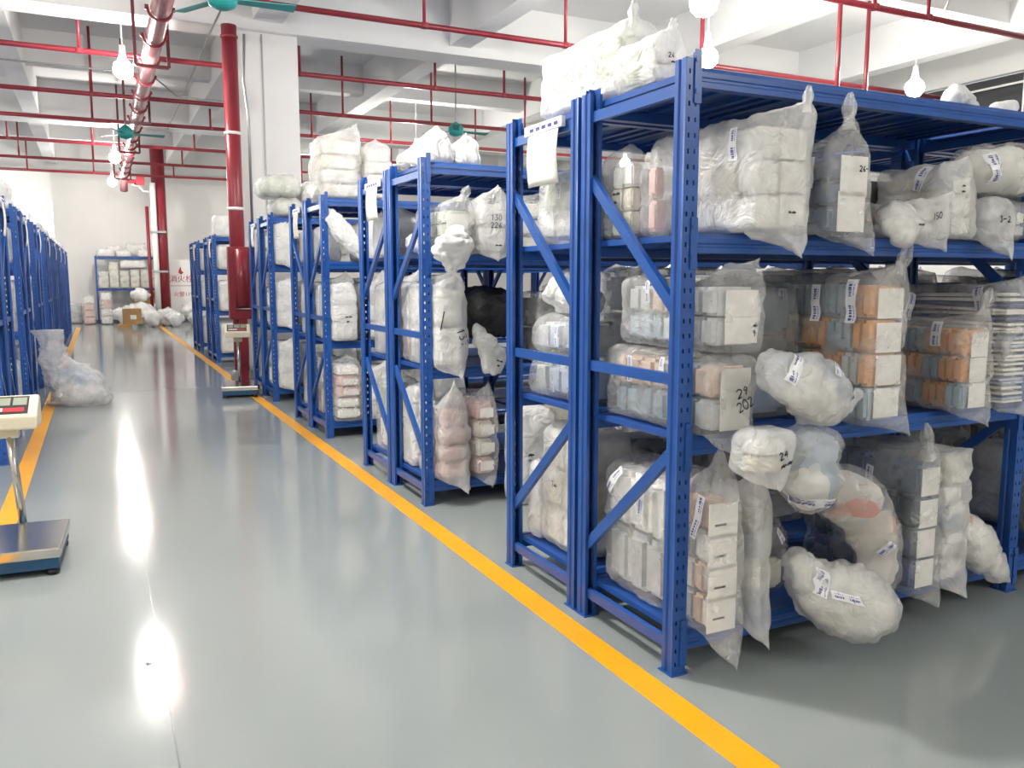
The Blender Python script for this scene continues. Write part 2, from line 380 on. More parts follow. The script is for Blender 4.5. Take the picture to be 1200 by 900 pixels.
# vertical standpipe at the column with cabinet
t = thing('standpipe', 'tall red standpipe in front of the white column', 'pipe', (1.76, 12.15, 0))
MB().tube([(0, 0, 0), (0, 0, 4.75)], 0.1, 18).build('pipe', 'red', t, True)
MB().lathe([(.15, 0), (.15, .12), (.1, .14)], n=16).build('foot', 'grey_metal', t, True)
for z in (2.35, 3.35, 4.6): MB().lathe([(.104, z - .02), (.115, z - .015), (.115, z + .015), (.104, z + .02)], n=16).build('band', 'white_board' if z < 4 else 'red', t, True)
t = thing('hydrant_guard', 'dark red steel guard box around the standpipe behind the scale', 'guard', (1.76, 11.93, 0.0))
MB().box(-.17, .17, -.06, .06, .86, 1.83).build('box', 'red', t, bevel=.012)
MB().tube([(0, -.06, 1.03), (0, -.06, 1.8)], .085, 16).build('tube', 'red', t, True)
MB().bar((-.1, -.1, 1.0), (.1, -.1, 1.0), .02, .02).build('handle', 'chrome', t)
MB().box(-.05, .05, -.04, .04, 0, .86).build('post', 'red', t)
t = thing('fire_riser', 'far red riser with a white pipe beside the back shelf', 'pipe', (1.80, 28.5, 0))
MB().tube([(0.06, 0, 0.0), (0.06, 0, 5.5)], .2, 16).build('pipe', 'red', t, True)
MB().tube([(-.12, -.25, 0.0), (-.12, -.25, 4.3)], .085, 12).build('white_pipe', 'white_board', t, True)
MB().tube([(-.3, -.1, 0.0), (-.3, -.1, 3.6)], .05, 8).build('thin_pipe', 'red', t, True)
for z in (1.6, 2.8): MB().box(-.24, .2, -.36, -.1, z, z + .06).build('clamp', 'grey_metal', t)
t = thing('security_camera', 'small white security camera on an arm by the far red riser', 'camera', (1.22, 28.0, 4.22))
MB().box(-.12, .1, -.25, .1, -.09, .09).build('housing', 'white_board', t, bevel=.02)
MB().tube([(-.02, -.26, 0), (-.02, -.28, 0)], .06, 12).build('lens', 'black', t)
MB().tube([(0.05, 0, -.05), (.2, .05, -.2), (.34, .12, -.2)], .03, 8).build('arm', 'white_board', t)
# cables
def cable(pts, label, r=.014, mat='grey_metal'):
    o = MB().tube(pts, r, 6).build('cable', mat, None, True); tag(o, label, 'cable', 'ceiling cables')
cable([(1.58, 6, 4.74), (1.58, 12.2, 4.74), (1.62, 20.9, 4.74)], 'thin grey cable running along the aisle ceiling left of the column')
cable([(-7.9, 15.4, 4.78), (0.2, 15.4, 4.72), (1.0, 15.4, 4.7), (1.35, 15.3, 4.4), (1.75, 15.2, 4.35), (3.0, 15.2, 4.4)], 'sagging grey cable crossing the aisle below the first lamp')
cable([(2.75, 15.0, 4.887), (13.9, 15, 4.887)], 'thin grey cable crossing over the right racks behind the column')
cable([(1.98, 12.3, 4.7), (1.95, 12.3, 4.1), (2.0, 12.32, 3.6), (2.0, 12.34, 2.0)], 'grey cable hanging down the left edge of the column', .02)
cable([(4, 6.2, 4.7), (9, 6.9, 4.62), (10.6, 8.4, 4.6)], 'thin cable running to the lamp on a long pale cord')

# ------------------------------------------------------------------ racks
RH, RW, RD = 2.115, 1.905, 0.655
LEV = (0.152, 0.857, 1.553, 2.092)
PW, PD = 0.056, 0.06
def post_mesh():
    """perforated omega post: slot face at y=0, open to +y; x 0..PW"""
    m = bpy.data.meshes.new('post'); bm = bmesh.new()
    zs = [0.0]
    z = 0.04
    while z < RH - 0.03: zs += [z - 0.008, z + 0.008]; z += 0.0508
    zs.append(RH)
    xs = [0.0, 0.0115, 0.0185, 0.0375, 0.0445, PW]
    grid = [[bm.verts.new((x, 0, zz)) for zz in zs] for x in xs]
    for i in range(5):
        for j in range(len(zs) - 1):
            if i in (1, 3) and j % 2 == 1: continue
            bm.faces.new((grid[i][j], grid[i + 1][j], grid[i + 1][j + 1], grid[i][j + 1]))
    def wall(p0, p1):
        a = [bm.verts.new((*p, 0)) for p in (p0, p1)]; b = [bm.verts.new((*p, RH)) for p in (p0, p1)]
        bm.faces.new((a[0], a[1], b[1], b[0]))
    for sx, s in ((0, 1), (PW, -1)):
        pts = [(sx, 0), (sx, .022), (sx + s * .006, .027), (sx + s * .006, .036), (sx, .041), (sx, PD), (sx + s * .014, PD), (sx + s * .014, PD - .006)]
        for p, q in zip(pts, pts[1:]): wall(p, q)
    bmesh.ops.remove_doubles(bm, verts=bm.verts[:], dist=1e-5)
    bmesh.ops.recalc_face_normals(bm, faces=bm.faces[:])
    bmesh.ops.solidify(bm, geom=bm.faces[:], thickness=0.0018)
    bm.to_mesh(m); bm.free(); m.materials.append(M['blue']); return m
POST = post_mesh()
def beam_mesh(L):
    prof = [(0, 0), (0, .018), (.004, .022), (.004, .030), (0, .034), (0, .050), (.004, .054), (.012, .066), (.04, .066), (.04, 0)]
    n = len(prof); mb = MB()
    vs = [(0, y, z - .066) for y, z in prof] + [(L, y, z - .066) for y, z in prof]
    fs = [(i, i + n, (i + 1) % n + n, (i + 1) % n) for i in range(n)] + [tuple(range(n)), tuple(range(2 * n - 1, n - 1, -1))]
    m = mb.add(vs, fs).mesh('beam'); m.materials.append(M['blue']); return m
BEAM = beam_mesh(RW - 2 * PW)
CONN = MB().box(0, .004, 0, .04, -.12, .05).box(-.024, .004, -.004, 0, -.12, .05).box(-.022, -.012, -.007, -.004, -.09, -.075).box(-.022, -.012, -.007, -.004, .01, .025).mesh('connector'); CONN.materials.append(M['blue'])
NP = 6
PANW = (RW - 2 * PW) / NP
PAN = MB().box(0.0015, PANW - .0015, 0.0, RD - 0.10, -.022, 0)
for k in (0.25, 0.5, 0.75): PAN.box(PANW * k - .012, PANW * k + .012, 0.02, RD - .12, -.034, -.022)
PAN = PAN.mesh('shelf_panel'); PAN.materials.append(M['blue_panel'])
HB = MB().box(0, .022, 0.0, RD - 2 * .05, -.02, .02)
HB = HB.mesh('frame_rail'); HB.materials.append(M['blue'])
def diag_mesh(dz):
    b = MB().bar((.011, 0, 0), (.011, RD - .08, dz), .022, .042, (0, 0, 1)); m = b.mesh('frame_brace'); m.materials.append(M['blue']); return m
DG_UP, DG_DN = diag_mesh(0.51), diag_mesh(-0.51)
FOOT = MB().box(-.008, PW + .008, -.01, PD + .012, 0, .004).mesh('foot_plate'); FOOT.materials.append(M['blue'])
def ob(name, me, parent, loc=(0, 0, 0), rz=0, sc=None):
    o = bpy.data.objects.new(name, me); C.objects.link(o); o.parent = parent; o.location = loc; o.rotation_euler = (0, 0, rz)
    if sc: o.scale = sc
    return o
def rack(name, label, loc, flip=(0, 0), addon=False, levels=LEV, group='blue storage racks'):
    """local frame: x 0..RW along beams, y 0..RD deep, z up"""
    t = thing(name, label, 'rack', loc, 0, group)
    for xi in ((1,) if addon else (0, 1)):
        x = xi * (RW - PW)
        p = ob('post', POST, t, (x, 0, 0)); ob('foot_plate', FOOT, p)
        p = ob('post', POST, t, (x + PW, RD, 0), math.pi); ob('foot_plate', FOOT, p)
        xf = x + .012 if xi == 0 else x + PW - .034
        for z in (2.025, 1.055, .10): ob('frame_rail', HB, t, (xf, .05, z))
        ob('frame_brace', DG_DN if flip[0] else DG_UP, t, (xf, .04, 1.79 if flip[0] else 1.28))
        ob('frame_brace', DG_UP if flip[1] else DG_DN, t, (xf, .04, .30 if flip[1] else .81))
    for z in levels:
        for y, rz in ((0.004, 0), (RD - .004, math.pi)):
            x = PW if rz == 0 else RW - PW
            b = ob('beam', BEAM, t, (x, y, z), rz)
            ob('connector', CONN, b, (0, -.006, 0)); c = ob('connector', CONN, b, (RW - 2 * PW, -.006, 0)); c.scale = (-1, 1, 1)
        for k in range(NP): ob('shelf_panel', PAN, t, (PW + k * PANW, .05, z - .002))
    return t
XA = 1.755                                            # aisle face of the right racks
RY = (2.293, 4.80, 7.285, 9.78, 14.85, 17.35)         # near post of every double row
RN = ('nearest', 'second', 'third', 'fourth', 'first beyond the column', 'last beyond the column')
flips = (((0, 0), (0, 0)), ((1, 1), (1, 1)), ((1, 0), (0, 0)), ((1, 0), (1, 0)), ((0, 1), (0, 1)), ((0, 1), (0, 1)))
for i, y in enumerate(RY):
    a, b = flips[i]
    # "flip 0" = brace high at the rear post of the picture side
    rack('storage_rack', 'blue steel rack, near half of the %s right-hand double row' % RN[i] if i < 4 else 'blue steel rack, near half of the right-hand double row %s' % RN[i], (XA, y, 0), a)
    rack('storage_rack', 'blue steel rack, far half of the %s right-hand double row' % RN[i] if i < 4 else 'blue steel rack, far half of the right-hand double row %s' % RN[i], (XA, y + RD + .03, 0), b)
rack('storage_rack', 'blue steel rack bay at the right picture edge, continuing the nearest row', (XA + RW - PW + .003, RY[0], 0), (0, 0), addon=True)
for i in (0, 1, 2, 3):
    if i: rack('storage_rack', 'blue steel rack, second bay near half of the %s right-hand row' % RN[i], (XA + RW - PW + .003, RY[i], 0), flips[i][0], addon=True)
    rack('storage_rack', 'blue steel rack, second bay far half of the %s right-hand row' % RN[i], (XA + RW - PW + .003, RY[i] + RD + .03, 0), flips[i][1], addon=True)
LX = -0.68 - RW
LYS = [7.3 + 2.5 * k for k in range(8)]
LN = ('nearest', 'second', 'third', 'fourth', 'fifth', 'sixth', 'seventh', 'farthest')
for i, y in enumerate(LYS):
    rack('storage_rack', 'blue steel rack, near half of the %s double row on the left' % LN[i], (LX, y, 0), (i % 2, 0), group='blue storage racks on the left')
    rack('storage_rack', 'blue steel rack, far half of the %s double row on the left' % LN[i], (LX, y + RD + .03, 0), (0, i % 2), group='blue storage racks on the left')
rack('storage_rack', 'blue steel rack standing against the far wall at the end of the aisle', (-0.02, 29.4, 0), (0, 0), levels=(1.10, 2.092))

# ------------------------------------------------------------------ bags
def nz(p, f, o=0.0): return noise.noise(Vector((p[0] * f + o, p[1] * f - o, p[2] * f + 2 * o)))
def box_shell(w, l, h, r, res, seed, layers=1, wr=0.010, pinch=0.008, ears=(), soft=0.0, taper=0.0, droop=None, lean=(0, 0)):
    """film around a block: x -w/2..w/2, y 0..l (front at y=0), z 0..h"""
    hx, hy, hz = w / 2, l / 2, h / 2
    nx, ny, nzn = max(6, int(w / res)), max(6, int(l / res)), max(6, int(h / res))
    V = {}; vs = []; fs = []
    def vid(i, j, k):
        key = (i, j, k)
        if key in V: return V[key]
        p = [(-1 + 2 * i / nx) * hx, (-1 + 2 * j / ny) * hy, (-1 + 2 * k / nzn) * hz]
        q = [max(-(a - r), min(a - r, c)) for c, a in zip(p, (hx, hy, hz))]
        d = Vector([a - b for a, b in zip(p, q)])
        if d.length > 1e-7: d = d.normalized() * r
        v = Vector(q) + d
        if soft > 0:
            u = Vector((p[0] / hx, p[1] / hy, p[2] / hz)).normalized()
            e = Vector((u.x * hx, u.y * hy, u.z * hz)) * 1.06
            v = v.lerp(e, soft)
        n = Vector((v.x / hx ** 1, v.y / hy, v.z / hz)); n = Vector((n.x ** 3, n.y ** 3, n.z ** 3))
        if n.length > 1e-6: n.normalize()
        z01 = (v.z + hz) / h
        disp = 1.25 * wr * (.8 * nz(v, 5.5, seed) + 1.1 * abs(nz((v.x, v.y, v.z * 0.55), 9, seed + 3)) + .8 * abs(nz((v.x, v.y, v.z * .7), 19, seed + 8)) - .5 + .3 * nz(v, 38, seed + 5) + .4)
        if layers > 1 and abs(n.z) < 0.8:
            f = z01 * layers; f = abs(f - round(f)) if 0.5 < f < layers - .5 else 1.0
            disp -= pinch * math.exp(-(f / 0.13) ** 2)
        v = v + n * disp
        if taper: 
            s = 1 - taper * max(0, z01 - .55) ** 1.5 * 3
            v.x *= s; v.y = hy + (v.y - hy) * (s * .5 + .5) if False else v.y * (s * .4 + .6)
        v.y += hy; v.z += hz
        v.x += lean[0] * z01; v.y += lean[1] * z01
        V[key] = len(vs); vs.append(v); return V[key]
    def quad(a, b, c, d): fs.append((a, b, c, d))
    for i in range(nx):
        for j in range(ny):
            quad(vid(i, j, 0), vid(i, j + 1, 0), vid(i + 1, j + 1, 0), vid(i + 1, j, 0))
            quad(vid(i, j, nzn), vid(i + 1, j, nzn), vid(i + 1, j + 1, nzn), vid(i, j + 1, nzn))
    for i in range(nx):
        for k in range(nzn):
            quad(vid(i, 0, k), vid(i + 1, 0, k), vid(i + 1, 0, k + 1), vid(i, 0, k + 1))
            quad(vid(i, ny, k), vid(i, ny, k + 1), vid(i + 1, ny, k + 1), vid(i + 1, ny, k))
    for j in range(ny):
        for k in range(nzn):
            quad(vid(0, j, k), vid(0, j, k + 1), vid(0, j + 1, k + 1), vid(0, j + 1, k))
            quad(vid(nx, j, k), vid(nx, j + 1, k), vid(nx, j + 1, k + 1), vid(nx, j, k + 1))
    for an, tip, rad, pw in ears:                       # anchor (x -1..1, y 0..1, z 0..1) pulled out to a tip given in metres
        A = Vector((an[0] * hx, an[1] * l, an[2] * h)); T = Vector(tip)
        for i, v in enumerate(vs):
            d = (v - A).length
            if d < rad:
                k = (1 - d / rad) ** pw
                tw = Vector((nz(v, 22, seed), nz(v, 22, seed + 9), 0)) * 0.012 * math.sin(math.pi * min(1, k))
                vs[i] = v.lerp(T, k) + tw
        ax = (T - A).normalized(); e1 = ax.orthogonal().normalized(); e2 = ax.cross(e1)
        for i, v in enumerate(vs):
            q = v - A; d = q.length
            if 1e-4 < d < rad * 1.7:
                rd = q - ax * q.dot(ax)
                if rd.length > .008:
                    k = math.sin(math.pi * min(1, d / (rad * 1.7)))
                    ang = math.atan2(rd.dot(e2), rd.dot(e1))
                    vs[i] = v + (ax * .5 + rd.normalized() * .5) * (.009 * k * math.sin(9 * ang + seed + 3 * nz(v, 6, seed)))
    if droop:
        y0, k = droop
        for i, v in enumerate(vs):
            if v.y < y0: vs[i] = Vector((v.x, v.y, v.z - k * (y0 - v.y) ** 1.4))
    return vs, fs
def catmull(P, n):
    P = [Vector(p) for p in P]; out = []
    for i in range(len(P) - 1):
        p0, p1, p2, p3 = P[max(i - 1, 0)], P[i], P[i + 1], P[min(i + 2, len(P) - 1)]
        for k in range(n):
            t = k / n
            out.append(0.5 * ((2 * p1) + (-p0 + p2) * t + (2 * p0 - 5 * p1 + 4 * p2 - p3) * t * t + (-p0 + 3 * p1 - 3 * p2 + p3) * t ** 3))
    out.append(P[-1]); return out
def sweep_shell(path, radii, seed, seg=6, n=22, wr=.012, flat=None):
    """sack swept along path; radii (a, b) across; a is horizontal-ish"""
    pts = catmull(path, seg)
    rr = catmull([(a, b, 0) for a, b in radii], seg)
    vs = []; fs = []; prev = None
    for i, p in enumerate(pts):
        d = (pts[min(i + 1, len(pts) - 1)] - pts[max(i - 1, 0)]).normalized()
        if prev is None:
            a = d.cross(Vector((0, 1, 0)))
            if a.length < .1: a = d.cross(Vector((0, 0, 1)))
        else: a = prev - d * prev.dot(d)
        a.normalize(); prev = a; b = d.cross(a)
        for k in range(n):
            t = 2 * math.pi * k / n
            c, s = math.cos(t), math.sin(t)
            c = math.copysign(abs(c) ** .8, c); s = math.copysign(abs(s) ** .8, s)
            v = p + a * c * max(.002, rr[i].x) + b * s * max(.002, rr[i].y)
            q = (v - p)
            if q.length > 1e-5:
                sc = min(1.0, q.length / .06)
                v = v + q.normalized() * sc * 1.3 * wr * (1.3 * nz(v, 6, seed) + 1.3 * abs(nz(v, 10, seed + 4)) + .8 * abs(nz(v, 21, seed + 9)) - .5 + .3 * nz(v, 40, seed + 7))
            if flat is not None and v.z < flat: v.z = flat
            vs.append(v)
    for i in range(len(pts) - 1):
        for k in range(n): fs.append((i * n + k, i * n + (k + 1) % n, (i + 1) * n + (k + 1) % n, (i + 1) * n + k))
    fs.append(tuple(range(n - 1, -1, -1))); fs.append(tuple(range((len(pts) - 1) * n, len(pts) * n)))
    return vs, fs
def meshobj(name, vs, fs, mat, parent, smooth=True):
    m = bpy.data.meshes.new(name); m.from_pydata([tuple(v) for v in vs], [], fs); m.update()
    if smooth: m.polygons.foreach_set('use_smooth', [True] * len(m.polygons))
    m.materials.append(M[mat]); return link(bpy.data.objects.new(name, m), parent)

# unit chamfered block used for every pack and card
def unit_block():
    bm = bmesh.new(); bmesh.ops.create_cube(bm, size=1.0)
    bmesh.ops.bevel(bm, geom=bm.edges[:], offset=.11, segments=2, affect='EDGES')
    m = bpy.data.meshes.new('pack'); bm.to_mesh(m); bm.free(); return m
_ub = unit_block(); UB = {}
def block(name, mat, parent, c, s):
    if mat not in UB:
        UB[mat] = _ub.copy(); UB[mat].materials.append(M[mat])
    o = bpy.data.objects.new(name, UB[mat]); C.objects.link(o); o.parent = parent; o.location = c; o.scale = s; return o
_uc = MB().box(-.5, .5, -.5, .5, -.5, .5).mesh('label_card'); _uc.materials.append(M['card'])

DIG = {'0': [[(0, .3), (.1, .9), (.4, 1), (.6, .6), (.5, .1), (.2, 0), (0, .3)]], '1': [[(.2, .75), (.4, 1), (.3, 0)]],
       '2': [[(0, .8), (.3, 1), (.55, .75), (.3, .35), (0, 0), (.6, .05)]], '3': [[(.05, .95), (.5, .95), (.25, .58), (.55, .35), (.35, .02), (0, .1)]],
       '4': [[(.4, 1), (0, .4), (.6, .4)], [(.42, .7), (.38, 0)]], '5': [[(.55, 1), (.1, .95), (.08, .55), (.5, .5), (.5, .12), (.05, 0)]],
       '6': [[(.5, 1), (.1, .5), (.05, .15), (.3, 0), (.5, .25), (.3, .45), (.08, .3)]], '7': [[(0, .95), (.55, 1), (.25, 0)]],
       '9': [[(.5, .7), (.25, .55), (.05, .75), (.25, 1), (.5, .8), (.4, 0)]], '-': [[(0, .5), (.5, .55)]], 'L': [[(.1, 1), (.05, 0), (.55, .05)]],
       '~': [[(0, .2), (.15, .6), (.25, .3), (.4, .7), (.5, .2), (.7, .6), (.8, .35), (1.0, .5)]], '/': [[(.0, 0), (.5, 1)]]}
DIRS = {'front': (Vector((0, 1, 0)), Vector((1, 0, 0)), Vector((0, 0, 1))),
        'side': (Vector((1, 0, 0)), Vector((0, -1, 0)), Vector((0, 0, 1))),
        'top': (Vector((0, 0, -1)), Vector((1, 0, 0)), Vector((0, 1, 0)))}
class Decals:
    def __init__(s, vs, fs): s.t = BVHTree.FromPolygons([Vector(v) for v in vs], fs)
    def hit(s, face, c, u, v, rot, lift):
        d, U, Vv = DIRS[face]
        cr, sr = math.cos(rot), math.sin(rot)
        p = Vector(c) + U * (u * cr - v * sr) + Vv * (u * sr + v * cr)
        h = s.t.ray_cast(p - d * 1.2, d)
        if h[0] is None: h = s.t.find_nearest(p)
        return h[0] - d * lift
    def patch(s, face, c, wdt, hgt, rot, lift, nu=3, nv=6):
        vs = [s.hit(face, c, (-.5 + i / nu) * wdt, (-.5 + j / nv) * hgt, rot, lift) for j in range(nv + 1) for i in range(nu + 1)]
        fs = [(j * (nu + 1) + i, j * (nu + 1) + i + 1, (j + 1) * (nu + 1) + i + 1, (j + 1) * (nu + 1) + i) for j in range(nv) for i in range(nu)]
        return vs, fs
    def tape(s, parent, face, c, wdt, hgt, rot=0.0):
        vs, fs = s.patch(face, c, wdt, hgt, rot, .003, 2, 8)
        o = meshobj('tape', vs, fs, 'tape', parent)
        mb = MB(); rnd = random.Random(int(abs(c[0] * 97 + c[2] * 31) * 100))
        d, U, V = DIRS[face]
        # two runs of block print: a bold line and a line of small signs
        for a0, a1 in ((-.42, -.08), (.12, .42)):
            k = a0
            while k < a1:
                ln = rnd.uniform(.03, .06)
                cc = Vector(c) + U * (-math.sin(rot) * k * hgt) + V * (math.cos(rot) * k * hgt)
                for off, ww in ((-.10, .26), (.24, .08)):
                    c2 = cc + U * math.cos(rot) * off * wdt + V * math.sin(rot) * off * wdt
                    v2, f2 = s.patch(face, c2, wdt * ww * rnd.uniform(.8, 1.1), ln * hgt * .8, rot, .0045, 1, 1); mb.add(v2, f2)
                k += ln + .012
        mb.build('tape_print', 'print_blue', o)
    def write(s, parent, face, c, text, size, rot=0.0, th=.0045):
        mb = MB(); x = 0.0
        rows = text.split('|')
        for ri, row in enumerate(rows):
            x = -len(row) * .38
            for ch in row:
                for st in DIG.get(ch, []):
                    P = [((x + px) * size, (py - 1.35 * ri) * size) for px, py in st]
                    for (a, b) in zip(P, P[1:]):
                        dx, dy = b[0] - a[0], b[1] - a[1]; L = math.hypot(dx, dy) + 1e-6
                        ox, oy = -dy / L * th / 2, dx / L * th / 2
                        q = [s.hit(face, c, p[0] + sg * ox, p[1] + sg * oy, rot, .0035) for p, sg in ((a, -1), (b, -1), (b, 1), (a, 1))]
                        mb.add(q, [(0, 1, 2, 3)])
                x += 1.12 if ch == '~' else .76
        if mb.v: mb.build('handwriting', 'ink', parent)
def knot(parent, p, d, size, mat, seed):
    """gathered neck flaring into a ruffled tuft"""
    d = Vector(d).normalized(); a = d.orthogonal().normalized(); b = d.cross(a)
    vs = []; fs = []; n = 18; prof = ((.46, -.45), (.30, -.1), (.24, .1), (.30, .35), (.34, .6), (.25, .85), (.07, 1.02))
    for i, (r, z) in enumerate(prof):
        for k in range(n):
            t = 2 * math.pi * k / n
            ru = r * (1 + (.28 * math.sin(5 * t + seed) + .16 * math.sin(9 * t + 2 * seed)) * min(1, i / 3))
            c = Vector(p) + d * (z + .12 * math.sin(3 * t + seed) * (z > .3)) * size + (a * math.cos(t) * 1.2 + b * math.sin(t) * .75) * ru * size
            vs.append(c)
    for i in range(len(prof) - 1):
        for k in range(n): fs.append((i * n + k, i * n + (k + 1) % n, (i + 1) * n + (k + 1) % n, (i + 1) * n + k))
    fs.append(tuple(range((len(prof) - 1) * n, len(prof) * n)))
    meshobj('knot', vs, fs, mat, parent)

UNITS = []
GAP = .03
for y in RY:
    for x0 in (XA, XA + RW - PW + .003): UNITS += [(x0, x0 + RW, y, y + RD), (x0, x0 + RW, y + RD + GAP, y + 2 * RD + GAP)]
for y in LYS: UNITS += [(LX, LX + RW, y, y + RD), (LX, LX + RW, y + RD + GAP, y + 2 * RD + GAP)]
FARU = (-.02, -.02 + RW, 29.4, 29.4 + RD)
PLACED = []
def unit_of(x, y):
    best = None
    for u in UNITS + [FARU]:
        if u[0] - .2 < x < u[1] + .05:
            d = max(u[2] - y, y - u[3], 0)
            if d < .22 and (best is None or d < best[0]): best = (d, u)
    return best[1] if best else None
def settle(vs, fs, res, soft, keep=True):
    lo = [min(v[i] for v in vs) for i in range(3)]; hi = [max(v[i] for v in vs) for i in range(3)]
    c = [(a + b) / 2 for a, b in zip(lo, hi)]
    u = unit_of(c[0], c[1]); zb = sorted(v.z for v in vs)[len(vs) // 12]
    lev = None
    if u:
        LV = (1.10, 2.092) if u is FARU else LEV
        ok = [z for z in LV if z < (c[2] if soft else zb + .09)]
        lev = max(ok) if ok else None
    def rackclamp(v):
        if u is None: return v
        x0, x1, y0, y1 = u
        inside = y0 - .030 < v.y < y1 + .030
        if inside and v.z < RH + .006:
            v.x = max(x0 + PW + .013, min(x1 - PW - .013, v.x))
        if lev is not None and y0 - .4 < v.y < y1 + .4:
            top = [z for z in LV if z > lev + .01]
            if top and y0 - .02 < v.y < y1 + .02: v.z = min(v.z, top[0] - .074)
            k = .014 if soft else .012 + 1.25 * res
            f0, f1 = y0 - k, y1 + k
            if f0 < v.y < f1 and v.z < lev + .005:
                dz = lev + .005 - v.z
                dy = min(v.y - f0, f1 - v.y)
                if soft and dy < dz and dy < .12: v.y = f0 - .001 if v.y - f0 < f1 - v.y else f1 + .001
                else: v.z = lev + .005
        return v
    near = [p for p in PLACED if all(lo[i] - .01 < p[1][i] and hi[i] + .01 > p[0][i] for i in range(3))]
    vs = [rackclamp(Vector(v)) for v in vs]
    for _ in range(4):
        moved = 0
        for plo, phi, tr in near:
            for i, v in enumerate(vs):
                if all(plo[j] - .008 < v[j] < phi[j] + .008 for j in range(3)):
                    q, n, _i, d = tr.find_nearest(v)
                    if q is None: continue
                    inside = (v - q).dot(n) < 0
                    if inside and d < .45: vs[i] = rackclamp(q + n * .008); moved += 1
                    elif not inside and d < .006: vs[i] = rackclamp(q + n * .008); moved += 1
        if not moved: break
    if keep:
        lo = [min(v[i] for v in vs) for i in range(3)]; hi = [max(v[i] for v in vs) for i in range(3)]
        bm = bmesh.new(); bv = [bm.verts.new(v) for v in vs]
        for f in fs:
            try: bm.faces.new([bv[i] for i in f])
            except ValueError: pass
        bmesh.ops.recalc_face_normals(bm, faces=bm.faces[:])
        PLACED.append((lo, hi, BVHTree.FromBMesh(bm))); bm.free()
    return vs
_sd = [0]
def stack_bag(label, x0, x1, yf, l, z0, z1, filmm='film_milky', layers=3, packs=6, pal=('white',), cards=None, cardm='card', ears=(), knots=(), tapes=(), writes=(), res=.021, rz=0.0,
              group='parcel bags', taper=.06, wr=.010, r=.038, cat='bag', name='parcel_bag', face=1, lean=(0, 0), runs=2, pinch=.008, droop=None, cardlines=False):
    _sd[0] += 1; sd = _sd[0] * 1.37; rnd = random.Random(_sd[0])
    w_, h = x1 - x0, z1 - z0
    t = thing(name, label, cat, ((x0 + x1) / 2, yf, z0 + .002), rz, group)
    if face < 0: t.rotation_euler = (0, 0, rz + math.pi)
    r = min(r, w_ * .45, h * .45, l * .45)
    vs, fs = box_shell(w_ + .020, l + .020, h + .010, r, res, sd, layers, wr, pinch, ears, 0, taper, droop, lean)
    vs = [v - Vector((0, .010, 0)) for v in vs]
    if not droop:
        vs = [Vector((v.x, v.y, max(v.z, 0.0))) if 0.10 < v.y else v for v in vs]
    Rm = Matrix.Rotation(t.rotation_euler.z, 4, 'Z'); Ri = Rm.inverted(); L0 = Vector(t.location)
    vs = [Ri @ (v - L0) for v in settle([Rm @ v + L0 for v in vs], fs, res, False)]
    meshobj('plastic_film', vs, fs, filmm, t)
    zs_ = sorted(v.z for v in vs); ys_ = sorted(v.y for v in vs); xs_ = sorted(v.x for v in vs)
    # contents
    if packs:
        iw, il, ih = w_ - .030, l - .038, h - .036
        for k in range(layers):
            c = rnd.choice(pal); run = 0
            jit = rnd.uniform(-.004, .004)
            sh = 1 - taper * max(0, (k + .8) / layers - .55) ** 1.5 * 3
            for j in range(packs):
                if run <= 0: c = rnd.choice(pal); run = rnd.randint(1, runs)
                run -= 1
                pl = il / packs
                zz = .016 + ih * (k + .5) / layers
                yc = .016 + pl * (j + .5)
                dz = 0
                if droop and yc < droop[0]: dz = -droop[1] * (droop[0] - yc) ** 1.4
                block('pack', 'pk_' + c, t, (jit + lean[0] * (k + .5) / layers, yc + lean[1] * (k + .5) / layers, zz + dz), ((iw - rnd.uniform(0, .014)) * sh, pl - .005, (ih / layers - .006) * rnd.uniform(.93, 1.0))).rotation_euler = (rnd.uniform(-.02, .02), 0, rnd.uniform(-.03, .03))
    if cards:
        n, cw, ch, off = cards
        for k in range(n):
            o = bpy.data.objects.new('label_card', _uc); C.objects.link(o); o.parent = t
            zc = .02 + (h - .05) * (k + .5) / n + rnd.uniform(-.004, .004)
            dz = -droop[1] * (droop[0]) ** 1.4 if droop else 0
            off = min(off, w_ / 2 - cw / 2 - .02)
            o.location = (off + rnd.uniform(-.004, .004) + lean[0] * (k + .5) / n, .009 + lean[1] * (k + .5) / n, zc + dz); o.scale = (cw, .003, ch)
            if cardlines:
                MB().box(-.3, .1, -.9, -.5, -.14, -.08).build('print_line', 'ink', o)
    D = Decals(vs, fs)
    for a in tapes: D.tape(t, *a)
    for a in writes: D.write(t, *a)
    for p, d, s in knots: knot(t, p, d, s, filmm, sd)
    return t
